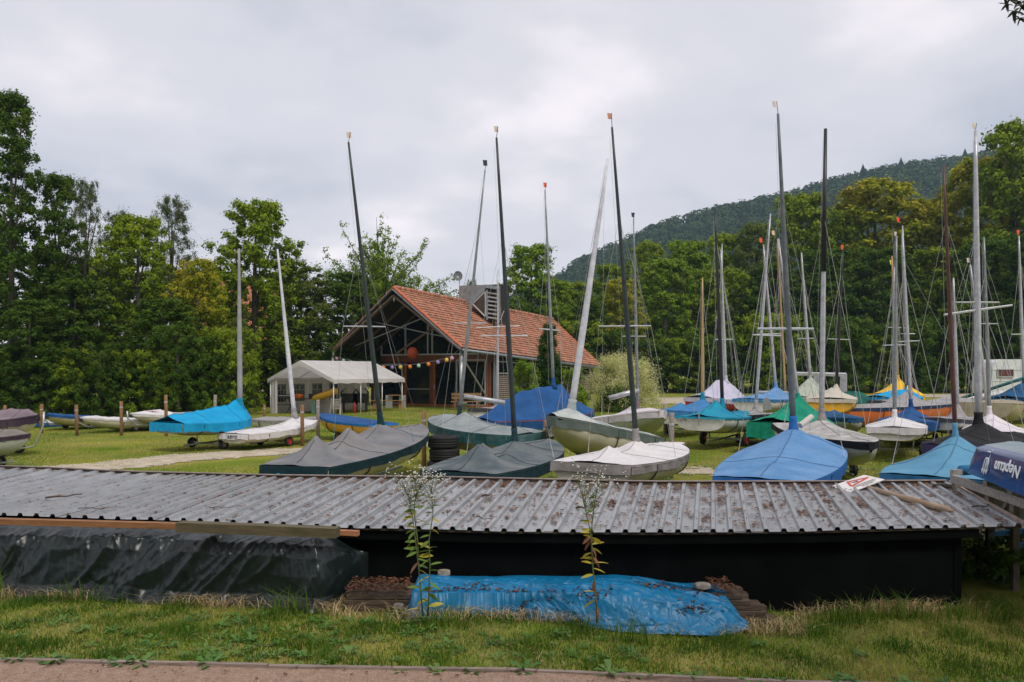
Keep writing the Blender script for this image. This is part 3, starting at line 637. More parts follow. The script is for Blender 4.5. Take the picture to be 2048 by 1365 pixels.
        def skf(u, v):  # u around the boat, v downwards
            per = u*3.2
            if per < 1.5: t = per/1.5; s = 1
            elif per < 1.7: t = 1; s = 1-2*(per-1.5)/.2
            else: t = 1-(per-1.7)/1.5; s = -1
            dz = skd*(1+.30*noise.noise(Vector((u*16, L, 0)))+.10*noise.noise(Vector((u*60, L, 4))))*v
            yy = hw(t)+.026+.008*math.sin(u*150+v*2)*v-.28*dz*.35
            p = Wd(t*L+(.02 if 1.5 <= per <= 1.7 else 0), yy*s, zg(t)+.03-dz); return p
        sk.grid(skf, 200, 3)
        # stern flap
        sk.grid(lambda u, v: Wd(-.045-.02*v-.006*math.sin(u*40), (hw(0)+.026)*(u*2-1), zg(0)+.03-skd*(1.0+.2*noise.noise(Vector((u*4, L, 2))))*v), 30, 3)
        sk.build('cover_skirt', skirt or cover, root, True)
        # tie-down straps
        if wr:
            st = MB()
            for t_ in (.2, .62):
                st.tube([hp(t_, a, .02) for a in np.linspace(-1, 1, 15)], .012, 5)
            st.build('strap', solid('strap_black', (.015, .015, .018), .8), root)
    if mast:
        tx, ty = mast['p']; Mt = at(tx, ty, Ym+mast.get('dY', 0)); r0 = mast.get('r', .036); mm = mast.get('m', GREYM)
        foot = Mf-(Mt-Mf).normalized()*.12; bend = mast.get('bend', 0)
        pts = [foot.lerp(Mt, k/8)+Vector((bend*math.sin(math.pi*k/8), 0, 0)) for k in range(9)]
        mo = MB().tube(pts, [r0*(1-.58*max(0, (k-3)/5)) for k in range(9)], 10).build('mast', mm, root, True)
        if mast.get('m2'): # two-colour mast
            k2 = mast['k2']; a_ = foot.lerp(Mt, k2); MB().tube([a_, Mt], [r0*1.03, r0*.62], 10).build('mast_top', mast['m2'], root, True)
        if cover and mast.get('boot', 1):
            e_ = (Mt-Mf).normalized(); MB().tube([Mf-e_*.10, Mf+e_*.06, Mf+e_*.2, Mf+e_*.27], [r0*2.3, r0*1.5, r0*1.15, r0*1.35], 12).build('mast_boot', mast.get('bm', cover), root, True)
        if mast.get('vane'):
            vx, vy, vc = mast['vane']; q = at(vx, vy, Ym); s = (9 if Ym < 20 else 7)*Ym/F*.64
            vo = MB().tube([Mt, q+Vector((s*.7, 0, s*.9))], .006 if Ym < 20 else .009, 5).build('vane_rod', DARKM, root)
            MB().prism([q+Vector((-s*.8, 0, s)), q+Vector((s*.7, .05, s*1.1)), q+Vector((s*.8, .05, -s*.9)), q+Vector((-s*.55, 0, -s))], (0, .006, 0)).build('wind_vane', vc, root)
        if mast.get('spr'):
            for sp_ in mast['spr']:
                (ax_, ay_), (bx_, by_) = sp_[:2]; k = ((ay_+by_)/2-by)/(ty-by); cx_ = foot.lerp(Mt, k)
                a_ = at(ax_, ay_, cx_.y-.1); b_ = at(bx_, by_, cx_.y+.1); cen = at(bx+(tx-bx)*k, (ay_+by_)/2, cx_.y)
                rr = sp_[2] if len(sp_) > 2 else .011
                MB().tube([a_, cen, b_], [rr, rr*1.3, rr], 6).build('spreader', ALU, root)
        if shroud:
            ks = mast.get('ks', .72); hnd = foot.lerp(Mt, ks)
            for s in (-1, 1):
                tt = max(.05, tm-.07); g = Wd(tt*L, hw(tt)*s*.98, zg(tt)+.05); pts = [g, hnd]
                if mast.get('spr'):
                    sp_ = mast['spr'][0]; e_ = [at(sp_[0][0], sp_[0][1], Ym-.1), at(sp_[1][0], sp_[1][1], Ym+.1)]
                    e_ = min(e_, key=lambda q: (q-g).length); pts = [g, e_, hnd]
                MB().tube(pts, wire, 4, False).build('shroud', WIRE, root)
                MB().tube([g, g.lerp(pts[1], .05), g.lerp(pts[1], .12)], [.007, .006, .004], 5).build('lashing', mast.get('lash', ROPE), root)
            if mast.get('fs', 1): MB().tube([Wd(L*.98, 0, zg(1)+.05), hnd], wire, 4, False).build('forestay', WIRE, root)
            hal = foot+(Mt-foot)*.97+Vector((-.05, 0, 0)); MB().tube([Mf+Vector((-.16, -.05, .05)), hal], wire*.8, 4, False).build('halyard', WIRE, root)
        if mast.get('boom'):
            (ax_, ay_), (bx_, by_), r_ = mast['boom']; a_ = at(ax_, ay_, Ym); b_ = at(bx_, by_, Ym+mast.get('bdY', 0)); bo = MB().tube([a_, b_], r_, 10).build('boom', SILV if mast.get('bmt') is None else mast['bmt'], root, True)
    if trolley:
        c = Wd(L*.46, 0, 0); g = float(gz(c.x, c.y)); tr = thing('boat_trolley', tl or ('launching trolley under the '+label)[:90], 'trolley', (c.x, c.y, g), rz, 'launching trolleys under the boats')
        fw = beam*.36; rw = wr or .18
        def Q(x, y, z): return c+fx*x+fy*y+Vector((0, 0, z+g))
        zk = zg(.46)-dp(.46)-.02
        MB().bar(Q(0, -fw-.02, rw), Q(0, fw+.02, rw), .045, .045).build('axle', GALV, tr)
        for s in (-1, 1): wheel(tr, Q(0, (fw+.07)*s, rw), fy, rw, .10, rim)
        zb = zg(1)-g; xb = L*.54
        pts = [Q(-L*.28, 0, rw+.0), Q(0, 0, rw+.02), Q(L*.34, 0, rw+.06)]
        if handle: pts += [Q(L*.48, 0, rw+.1), Q(xb+.12, 0, max(.3, zb*.75)), Q(xb+.14, 0, zb+.10)]
        MB().tube(pts, .027, 8).build('drawbar', GALV, tr, True)
        for s in (-1, 1): MB().tube([Q(0, fw*.75*s, rw), Q(0, fw*.8*s, max(rw+.03, zk+depth*.28-g))], .02, 6).build('cradle', GALV, tr, True)
        if handle: MB().box(Q(xb-.02, 0, zb-.08), (.12, .12, .12), fx, fy).build('bow_rest', RUB, tr)
    return root, Wd, zg, hw, L
G1 = 'sailing dinghies under covers'
MS = dict
# front row
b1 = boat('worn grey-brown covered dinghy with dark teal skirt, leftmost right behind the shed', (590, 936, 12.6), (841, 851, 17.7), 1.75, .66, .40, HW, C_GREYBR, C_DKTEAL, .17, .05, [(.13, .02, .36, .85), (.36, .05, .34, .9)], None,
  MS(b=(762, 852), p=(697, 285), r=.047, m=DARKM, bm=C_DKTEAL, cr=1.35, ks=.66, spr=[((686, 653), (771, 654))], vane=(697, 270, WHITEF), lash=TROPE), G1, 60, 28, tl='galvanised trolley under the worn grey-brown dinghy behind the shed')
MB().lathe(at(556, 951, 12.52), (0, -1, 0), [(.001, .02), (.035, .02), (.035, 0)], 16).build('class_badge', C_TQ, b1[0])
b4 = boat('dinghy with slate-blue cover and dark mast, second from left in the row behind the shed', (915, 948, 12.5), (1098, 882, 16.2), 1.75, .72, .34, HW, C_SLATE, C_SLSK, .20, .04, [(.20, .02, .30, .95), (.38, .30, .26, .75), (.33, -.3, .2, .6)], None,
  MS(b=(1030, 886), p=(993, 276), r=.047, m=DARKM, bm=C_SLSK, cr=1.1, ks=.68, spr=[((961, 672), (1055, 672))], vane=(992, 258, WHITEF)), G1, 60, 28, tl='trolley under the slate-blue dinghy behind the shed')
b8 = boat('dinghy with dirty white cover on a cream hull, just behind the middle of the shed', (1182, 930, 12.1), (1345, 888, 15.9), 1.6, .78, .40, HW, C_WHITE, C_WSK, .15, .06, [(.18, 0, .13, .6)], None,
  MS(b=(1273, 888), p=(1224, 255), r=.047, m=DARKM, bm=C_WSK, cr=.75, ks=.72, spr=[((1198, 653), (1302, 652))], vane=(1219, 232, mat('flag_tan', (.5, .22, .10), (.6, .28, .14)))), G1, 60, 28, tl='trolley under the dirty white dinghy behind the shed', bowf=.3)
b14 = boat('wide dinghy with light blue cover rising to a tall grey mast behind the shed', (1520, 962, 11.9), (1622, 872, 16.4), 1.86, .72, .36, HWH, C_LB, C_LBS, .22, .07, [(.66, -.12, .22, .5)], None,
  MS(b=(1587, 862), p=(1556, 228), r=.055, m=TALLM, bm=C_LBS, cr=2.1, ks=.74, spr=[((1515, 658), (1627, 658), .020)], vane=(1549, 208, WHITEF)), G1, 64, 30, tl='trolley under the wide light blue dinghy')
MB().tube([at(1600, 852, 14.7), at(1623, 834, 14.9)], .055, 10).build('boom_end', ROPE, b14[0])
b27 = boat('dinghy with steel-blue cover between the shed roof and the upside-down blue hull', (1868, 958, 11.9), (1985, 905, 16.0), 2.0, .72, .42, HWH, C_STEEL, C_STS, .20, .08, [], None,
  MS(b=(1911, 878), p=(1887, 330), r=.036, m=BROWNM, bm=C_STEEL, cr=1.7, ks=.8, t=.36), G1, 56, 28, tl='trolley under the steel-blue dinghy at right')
# second row
boat('dinghy with frayed teal and grey cover behind the tyre stack', (1060, 870, 17.3), (860, 838, 19.0), 1.8, .7, .48, HG, cloth('frayed_grey', (.17, .21, .21), (.25, .28, .28), dirt=(.42, .43, .42), damt=.45, dscale=3), C_DTQ, .24, .08, [(.62, 0, .2, .9)], None,
  MS(b=(918, 834), p=(970, 341), r=.04, m=GREYM, bm=C_SLSK, cr=1.2, boom=((928, 793), (1010, 806), .055), ks=.8, vane=(970, 326, DARKM), spr=[((910, 647), (973, 647))]), G1, tl='trolley under the dinghy behind the tyre stack')
boat('cream-hulled dinghy with pale grey cover and thick white wrapped mast', (1285, 876, 19.6), (1103, 835, 17.0), 1.7, .72, .62, HW, C_WG, C_GGS, .20, .10, [], None,
  MS(b=(1140, 826), p=(1216, 318), r=.085, m=WRAPM, bm=C_WG, cr=1.6, ks=.9, fs=0), G1, tl='dark trolley under the cream dinghy with the wrapped mast', skd=.18) if False else None
boat('cream-hulled dinghy with pale grey cover and thick white wrapped mast', (1285, 876, 19.6), (1103, 835, 17.0), 1.7, .72, .62, HW, C_WG, C_GGS, .20, .10, [], None,
  MS(b=(1142, 824), p=(1216, 318), r=.075, m=WRAPM, bm=C_WG, cr=1.6, ks=.9, fs=0), G1, tl='dark trolley under the cream dinghy with the wrapped mast', bowf=.14)
boat('small cruiser under a tall royal blue tent cover with red-striped white hull', (966, 842, 25), (1186, 824, 27.5), 1.9, .75, .55, HWH, C_RB, C_RB, .30, .1, [], [(0, .05), (.14, .5), (.3, .82), (.62, 1.0), (.68, 1.02), (.8, .5), (1, .05)],
  MS(b=(1107, 772), p=(1090, 381), r=.055, m=GREYM, bm=C_RB, ks=.8, spr=[((1078, 658), (1120, 662), .02)], vane=(1090, 370, ORED), fs=0), G1, wr=.22, stripe=HR, tl='boat trailer under the royal blue tented cruiser', wamp=1.6, wire=.006)
boat('dinghy with pinkish white cover, bow to the right behind the dirty white one', (1195, 842, 24.5), (1323, 822, 21), 1.75, .72, .55, HG, C_PINK, C_PINK, .20, .08, [(.55, 0, .18, .8)], None,
  MS(b=(1276, 822), p=(1267, 438), r=.045, m=GREYM, bm=C_PURP, cr=1.0, ks=.85, boom=((1278, 781), (1218, 797), .07), vane=(1266, 430, DARKM), spr=[((1245, 673), (1292, 673))]), G1, tl='trolley with red-striped wheels under the pinkish white dinghy', rim=RIM_R)
# teal boat with the open transom
bt = boat('cream dinghy with visible transom and teal blue cover on a two-wheeled trailer', (1400, 836, 22), (1497, 826, 25.4), 1.6, .88, .46, HWH, C_TEAL, C_TEAL, .06, .06, [(.1, 0, .18, .8), (.3, 0, .40, 1.1)], None,
  MS(b=(1445, 815), p=(1430, 420), r=.055, m=BLACKM, cr=.6, ks=.85), G1, wr=.2, rim=RIM_R, tl='low trailer with red-rimmed wheels under the teal-covered dinghy', wire=.006)
for px in (1366, 1431):
    MB().tube([at(px-4, 843, 21.94), at(px-4, 839, 21.85), at(px+4, 838, 21.85), at(px+5, 842, 21.94)], .012, 6).build('handle', BLACKM, bt[0])
MB().tube([at(1398, 825, 21.9), at(1398, 852, 21.93)], .02, 6).build('rudder_fitting', GALV, bt[0])
boat('dinghy with creased mid-blue cover behind the teal-covered one', (1337, 824, 26), (1412, 812, 29.5), 1.7, .8, .5, HW, C_MID, C_MID, .15, .05, [(.3, 0, .2, .8)], None, MS(b=(1405, 800), p=(1405, 558), r=.06, m=WOODM, bm=C_TEAL, cr=1.5, ks=.9), G1, wr=.2, tl='trolley under the creased mid-blue dinghy', wire=.007)
boat('red-hulled boat with lavender tent cover near the wood', (1398, 797, 34), (1490, 800, 36.5), 1.8, .8, .7, HR, C_LAV, C_LAV, .18, .1, [], [(0, .12), (.2, .4), (.36, .85), (.62, .85), (.8, .5), (1, .1)], MS(b=(1452, 764), p=(1442, 500), r=.06, m=SILV, ks=.85, spr=[((1430, 680), (1466, 679), .02)]), G1, tl='trolley under the red-hulled lavender-covered boat', wire=.008, nt=36, nv=14)
boat('white boat with pale blue cover and silver mast near the wood', (1502, 800, 32.5), (1592, 793, 36.5), 1.9, .8, .62, HWH, C_LB, C_MID, .12, .15, [(.55, 0, .2, 1.2)], None, MS(b=(1552, 777), p=(1527, 490), r=.06, m=SILV, cr=1.3, ks=.85, spr=[((1515, 669), (1562, 668), .02)], boom=((1515, 785), (1575, 786), .07), vane=(1522, 481, ORED)), G1, tl='trolley under the white boat with pale blue cover', wire=.008, nt=36, nv=14)
bb = boat('grey sailing dinghy with rudder raised, between the teal and the green boat', (1552, 832, 23), (1478, 828, 26), 1.5, .75, .5, HWH, C_GB, C_CHAR, .26, .05, [(.5, 0, .1, .8)], None, MS(b=(1511, 818), p=(1541, 428), r=.05, m=SILV, cr=.6, ks=.85, spr=[((1505, 670), (1562, 672), .02)], vane=(1547, 466, mat('flag_cream', (.7, .5, .3), (.75, .55, .35))), t=.55), G1, tl='trolley under the grey dinghy with raised rudder', wire=.007)
MB().prism([at(1527, 820, 22.6), at(1526, 802, 22.6), at(1530, 796, 22.6), at(1537, 796, 22.6), at(1541, 804, 22.6), at(1543, 820, 22.6)], (0, .05, 0)).build('rudder', C_GB, bb[0])
boat('dinghy under a loose bright green cover hanging low', (1546, 848, 20.5), (1640, 842, 23.6), 1.75, .75, .45, HW, C_GRN, C_GRN, .42, .1, [], [(0, .12), (.3, .42), (.5, .78), (.62, .6), (.8, .3), (1, .05)], MS(b=(1597, 806), p=(1557, 478), r=.05, m=SILV, bm=C_GRN, ks=.85), G1, tl='trolley under the bright green covered dinghy', wamp=2.0, wire=.006)
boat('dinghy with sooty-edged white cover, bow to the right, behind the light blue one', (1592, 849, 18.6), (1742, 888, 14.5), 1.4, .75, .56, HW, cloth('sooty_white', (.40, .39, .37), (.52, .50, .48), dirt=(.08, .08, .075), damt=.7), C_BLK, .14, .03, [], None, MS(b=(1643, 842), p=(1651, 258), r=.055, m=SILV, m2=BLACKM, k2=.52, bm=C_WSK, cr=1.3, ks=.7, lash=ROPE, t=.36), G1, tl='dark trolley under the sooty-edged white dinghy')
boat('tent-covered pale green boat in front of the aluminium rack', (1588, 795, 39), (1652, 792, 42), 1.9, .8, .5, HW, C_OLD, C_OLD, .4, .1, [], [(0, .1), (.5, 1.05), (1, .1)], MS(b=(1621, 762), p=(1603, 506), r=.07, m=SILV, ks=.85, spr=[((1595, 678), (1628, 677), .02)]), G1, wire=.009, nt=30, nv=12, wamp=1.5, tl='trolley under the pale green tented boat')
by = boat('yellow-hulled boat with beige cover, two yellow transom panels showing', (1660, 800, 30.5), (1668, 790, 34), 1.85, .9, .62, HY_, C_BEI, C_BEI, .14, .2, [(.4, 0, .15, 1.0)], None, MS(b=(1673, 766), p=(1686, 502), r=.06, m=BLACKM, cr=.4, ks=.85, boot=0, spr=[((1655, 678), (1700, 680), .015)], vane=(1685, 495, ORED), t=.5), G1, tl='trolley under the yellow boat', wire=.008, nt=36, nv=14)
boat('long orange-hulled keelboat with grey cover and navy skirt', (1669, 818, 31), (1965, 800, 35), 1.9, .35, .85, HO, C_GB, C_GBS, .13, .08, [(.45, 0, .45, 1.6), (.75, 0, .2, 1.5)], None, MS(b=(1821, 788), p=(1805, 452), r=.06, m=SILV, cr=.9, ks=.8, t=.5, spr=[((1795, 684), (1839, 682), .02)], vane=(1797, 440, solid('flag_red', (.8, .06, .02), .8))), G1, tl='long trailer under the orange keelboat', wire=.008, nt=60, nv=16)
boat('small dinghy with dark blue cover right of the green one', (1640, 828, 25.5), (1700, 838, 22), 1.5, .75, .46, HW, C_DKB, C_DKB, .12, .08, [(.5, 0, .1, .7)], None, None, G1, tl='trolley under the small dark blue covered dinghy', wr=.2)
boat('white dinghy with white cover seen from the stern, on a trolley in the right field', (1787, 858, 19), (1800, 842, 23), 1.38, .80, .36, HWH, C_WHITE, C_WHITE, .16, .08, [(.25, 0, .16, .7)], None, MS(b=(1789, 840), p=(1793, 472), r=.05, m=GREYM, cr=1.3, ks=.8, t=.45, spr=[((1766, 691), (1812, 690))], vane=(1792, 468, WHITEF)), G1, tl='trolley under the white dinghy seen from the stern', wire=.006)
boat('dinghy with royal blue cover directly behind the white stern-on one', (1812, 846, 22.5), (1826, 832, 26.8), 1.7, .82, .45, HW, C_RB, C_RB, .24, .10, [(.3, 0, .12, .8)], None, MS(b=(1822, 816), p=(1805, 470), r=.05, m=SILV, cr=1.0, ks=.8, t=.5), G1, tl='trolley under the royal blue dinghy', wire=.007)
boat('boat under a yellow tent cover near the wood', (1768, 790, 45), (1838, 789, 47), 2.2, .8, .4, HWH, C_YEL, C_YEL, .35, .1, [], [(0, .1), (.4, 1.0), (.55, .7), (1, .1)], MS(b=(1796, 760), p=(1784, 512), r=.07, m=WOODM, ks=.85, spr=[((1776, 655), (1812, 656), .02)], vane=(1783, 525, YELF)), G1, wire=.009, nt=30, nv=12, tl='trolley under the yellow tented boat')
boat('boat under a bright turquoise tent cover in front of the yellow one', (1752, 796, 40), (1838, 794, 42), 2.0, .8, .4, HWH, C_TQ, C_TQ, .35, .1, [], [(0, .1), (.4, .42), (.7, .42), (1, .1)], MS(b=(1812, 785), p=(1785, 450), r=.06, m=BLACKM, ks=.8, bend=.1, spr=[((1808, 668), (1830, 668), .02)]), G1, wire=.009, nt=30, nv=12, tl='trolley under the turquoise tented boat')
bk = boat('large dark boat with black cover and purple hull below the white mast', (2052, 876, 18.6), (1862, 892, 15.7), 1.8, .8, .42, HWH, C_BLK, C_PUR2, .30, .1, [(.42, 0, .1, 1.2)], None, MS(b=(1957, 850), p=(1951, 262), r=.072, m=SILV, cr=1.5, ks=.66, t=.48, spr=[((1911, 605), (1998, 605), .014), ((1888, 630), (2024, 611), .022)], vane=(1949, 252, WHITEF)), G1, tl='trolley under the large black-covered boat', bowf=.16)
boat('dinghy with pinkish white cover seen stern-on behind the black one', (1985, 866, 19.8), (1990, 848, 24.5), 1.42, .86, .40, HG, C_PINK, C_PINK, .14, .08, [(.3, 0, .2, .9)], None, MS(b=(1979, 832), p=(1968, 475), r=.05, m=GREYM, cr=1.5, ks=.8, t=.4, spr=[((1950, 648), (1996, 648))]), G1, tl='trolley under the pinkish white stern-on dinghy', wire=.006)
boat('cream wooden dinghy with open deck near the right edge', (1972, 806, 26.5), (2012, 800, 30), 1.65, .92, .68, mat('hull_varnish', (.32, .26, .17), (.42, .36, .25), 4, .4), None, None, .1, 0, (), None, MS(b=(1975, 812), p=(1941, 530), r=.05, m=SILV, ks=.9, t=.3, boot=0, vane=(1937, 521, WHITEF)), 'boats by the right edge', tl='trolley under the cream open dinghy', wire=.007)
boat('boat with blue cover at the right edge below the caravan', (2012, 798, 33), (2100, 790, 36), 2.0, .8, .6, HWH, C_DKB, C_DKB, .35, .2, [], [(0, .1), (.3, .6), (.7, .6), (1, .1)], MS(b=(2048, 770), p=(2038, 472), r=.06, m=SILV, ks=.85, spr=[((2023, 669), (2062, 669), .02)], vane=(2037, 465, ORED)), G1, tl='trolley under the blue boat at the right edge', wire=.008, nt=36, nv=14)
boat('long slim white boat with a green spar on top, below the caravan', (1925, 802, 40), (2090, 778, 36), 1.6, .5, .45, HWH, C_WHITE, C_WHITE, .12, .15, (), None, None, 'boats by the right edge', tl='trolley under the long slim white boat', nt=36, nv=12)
tag(MB().tube([at(1905, 803, 36), at(2062, 752, 33)], .07, 8).build('spar', solid('teal_spar', (.01, .12, .12), .5), None, True), 'long dark teal spar slanting up to the right edge', 'spar')
# left field
boat('boat with purple-grey cover at the left edge', (-30, 838, 20.5), (76, 832, 20.8), 1.7, .75, .44, HW, C_PURP, C_PURS, .22, .12, [(.5, 0, .08, .8)], None, None, G1, handle=True, tl='galvanised trolley with upright bow post under the purple-grey boat')
boat('boat with brownish cover cut by the left edge, nearest in the left field', (-95, 868, 17.2), (58, 870, 17.6), 1.7, .75, .42, HG, cloth('taupe', (.17, .15, .13), (.24, .21, .18)), C_PURS, .10, .1, [], None, None, G1, tl='trolley under the brownish boat at the left edge')
boat('low white boat with blue stripe seen between the purple and the blue-covered boats', (58, 846, 31), (150, 846, 33), 1.5, .8, .20, HWH, C_LAV, C_RB, .16, .08, (), None, None, G1, tl='trolley under the low white boat with blue stripe', nt=30, nv=12)
boat('cream dinghy with royal blue cover, bow to the left', (206, 838, 31.5), (93, 830, 29.0), 1.5, .75, .30, HW, C_RB, C_RB, .10, .06, (), None, None, G1, handle=True, tl='trolley with bent bow tube under the royal blue dinghy at left', nt=36, nv=14)
boat('cream dinghy with white cover, bow left, between two wooden posts', (325, 841, 30.5), (162, 836, 28.0), 1.5, .75, .32, HW, C_WHITE, C_WHITE, .07, .06, (), None, None, G1, handle=True, tl='trolley under the white-covered cream dinghy between two posts', nt=36, nv=14)
bs = boat('dinghy with white cover bearing a small red star, bow to the left', (440, 832, 31.5), (262, 828, 28.6), 1.5, .75, .34, HWH, C_WHITE, C_WHITE, .10, .08, [(.7, 0, .1, .8)], None, None, G1, handle=True, tl='trolley under the white dinghy with the red star', nt=36, nv=14)
b7 = boat('dinghy under a turquoise cover with a thick grey wrapped mast', (335, 848, 21.5), (500, 836, 24), 1.6, .8, .34, HG, C_TQ, C_TQ, .24, .08, [(.05, 0, .08, .5)], [(0, .18), (.3, .30), (.7, .44), (.84, .60), (.88, .5), (1, .02)], MS(b=(480, 815), p=(478, 498), r=.075, m=mat('wrapped_grey', (.26, .25, .27), (.33, .32, .34), 5, .9, .4, 14), bm=C_TEAL, fs=0, ks=.95, t=.84), G1, tl='trolley under the turquoise covered dinghy', shroud=False)
b8_ = boat('small racing dinghy with white cover and slim white wrapped mast, wheels with red rims', (468, 870, 22.0), (632, 842, 25.2), 1.3, .8, .30, HW, C_WHITE, C_WHITE, .15, .06, (), None, MS(b=(589, 834), p=(555, 499), r=.065, m=WRAPM, bm=C_GB, cr=.8, ks=.95, fs=0, vane=(553, 496, DARKM)), G1, rim=RIM_R, tl='trolley with bright red spoked rims under the small racing dinghy', shroud=False)
boat('yellow-hulled dinghy with blue cover, bow to the left', (766, 850, 24.2), (643, 829, 26.4), 1.4, .75, .42, HY_, C_RB, cloth('bright_blue', (.01, .13, .36), (.015, .17, .42)), .07, .04, (), None, None, G1, tl='trolley with rusty rims under the yellow dinghy', rim=mat('rust_rim', (.2, .07, .03), (.3, .12, .06)))
boat('white dinghy hull lying behind the racing dinghy with the slim mast', (520, 838, 30), (640, 838, 29), 1.5, .8, .4, HWH, C_GB, C_GB, .1, .05, (), None, None, G1, tl='trolley under the white hull behind the racing dinghy', nt=30, nv=12)
tag(MB().tube([at(345, 829, 27.6), at(486, 820, 28)], .05, 8).build('spar', ALU, None, True), 'grey spar lying level behind the turquoise boat', 'spar')
# star on the cover, class lettering on the racing dinghy cover
def text(s, name, size, M, m, parent=None, ext=.003, bold=0):
    c = bpy.data.curves.new(name, 'FONT'); c.body = s; c.size = size; c.extrude = ext; c.offset = bold; c.align_x = 'CENTER'; c.align_y = 'CENTER'; c.resolution_u = 4
    t = bpy.data.objects.new('tmp', c); S.collection.objects.link(t); bpy.context.view_layer.update()
    me = bpy.data.meshes.new_from_object(t.evaluated_get(bpy.context.evaluated_depsgraph_get())); bpy.data.objects.remove(t); bpy.data.curves.remove(c)
    me.transform(rootmat(parent).inverted()@M if parent else M); me.materials.clear(); me.materials.append(m); o = bpy.data.objects.new(name, me); S.collection.objects.link(o)
    if parent: o.parent = parent
    return o
def face_mat(origin, xdir, up): 
    x = Vector(xdir).normalized(); u = Vector(up); z = x.cross(u).normalized(); y = z.cross(x).normalized(); return Matrix(((x.x, y.x, z.x, origin.x), (x.y, y.y, z.y, origin.y), (x.z, y.z, z.z, origin.z), (0, 0, 0, 1)))
root, Wd, zg, hw, L = b8_
q = Wd(-.065, 0, zg(0)-.045); text('aero', 'lettering', .20, face_mat(q, Wd(0, -1, 0)-Wd(0, 0, 0), (0, 0, 1)), C_CHAR, root, .003)
root, Wd, zg, hw, L = bs
mb = MB()
for k in range(9):
    a = k*2*math.pi/9; c = Wd(L*.80, hw(.8)*.35, zg(.8)+.135); mb.bar(c, c+Vector((math.cos(a)*.22, math.sin(a)*.16, .02-.03*math.sin(a))), .02, .006)
mb.build('red_star', HR, root)
# loose masts standing further back (boats hidden behind others): small dinghies of their own
EX = [((1447, 780), (1401, 520) and (1444, 488), 37, SILV, 'slim silver mast right of the black mast'),
      ((1915, 805), (1907, 556), 24, SILV, 'short silver mast standing left of the big white one'),
      ((1571, 790), (1555, 478), 36, WOODM, 'thin copper-coloured mast between two silver ones'),
      ((1786, 790), (1789, 535), 38, SILV, 'short pale mast beside the turquoise tent'),
      ((995, 812), (996, 540), 30, SILV, 'slim mast with two spreader pairs before the roof')]
for (b, p, Y, m, lb) in EX:
    px_ = b[0]; foot = at(b[0], b[1], Y)
    r_, Wd, zg, hw, L = boat('low covered dinghy under the '+lb, (b[0]-34*30/Y*.9, 742+1.45*F/Y, Y-1.0), (b[0]+34*30/Y*.9, 742+1.45*F/Y, Y+1.2), 1.5, .75, .4, HWH, C_GB, C_CHAR, .12, .05, (), None, MS(b=(b[0], min(b[1], 742+1.3*F/Y)), p=p, r=.05, m=m, cr=.5, ks=.85, boot=0), G1, tl='trolley of the dinghy with the '+lb, nt=24, nv=8, wire=.008)
    if px_ == 995:
        MB().tube([at(952, 656, Y), at(1040, 652, Y)], .015, 5).build('spreader', ALU, r_); MB().tube([at(962, 672, Y), at(1055, 671, Y)], .013, 5).build('spreader', ALU, r_)

# posts
PS = [(10, 811, 868), (83, 809, 868), (154, 810, 872), (243, 803, 872), (333, 790, 873), (429, 790, 862), (529, 810, 850), (605, 810, 893), (636, 800, 880), (848, 822, 933), (1091, 841, 940), (1330, 810, 870), (1342, 826, 958), (1629, 840, 905), (1969, 800, 852), (1950, 848, 925), (1799, 829, 860), (945, 856, 900)]
PL = ['at the far left edge', 'left of the blue-bowed dinghy', 'before the blue-bowed dinghy', 'between the white-covered dinghies at left', 'tall, before the turquoise boat with a white hook', 'grey, behind the turquoise boat', 'between turquoise boat and party tent', 'before the slim white mast, brownest of the pair', 'greyer of the pair by the yellow dinghy', 'left of the tyre stack', 'behind the slate-blue dinghy', 'with red band right of the pinkish dinghy', 'grey, right of the dirty white dinghy', 'between the light blue and white dinghies', 'before the cream open dinghy', 'before the black-covered boat', 'behind the white stern-on dinghy', 'short, behind the slate-blue cover']
p0 = None
for i, ((px, ty, by), lb) in enumerate(zip(PS, PL)):
    Y = EYE*F/(by-HY); h = (by-ty)/F*Y; g = at(px, by, Y)
    if p0 is None:
        p0 = thing('wooden_post', '', 'post', g, 0, 'round wooden mooring posts'); 
        MB().tube([g-Vector((0, 0, .1)), g+Vector((0, 0, .985)), g+Vector((0, 0, 1.0))], [.055, .055, .045], 14).build('post', WOODP, p0, True)
        MB().lathe(g+Vector((0, 0, .80)), (0, 0, 1), [(.058, 0), (.060, .005), (.060, .035), (.058, .04)], 14).build('band', GALV, p0, True); o = p0
    else: o = copy_tree(p0)
    o.location = g; o.scale = (1, 1, h); o.rotation_euler = (random.uniform(-.02, .02), random.uniform(-.02, .02), i); o['label'] = 'round wooden post '+lb
    if i in (5, 8, 12, 11): 
        for ch in o.children:
            if ch.name.startswith('post'): ch.data = ch.data.copy(); ch.data.materials[0] = GREYW
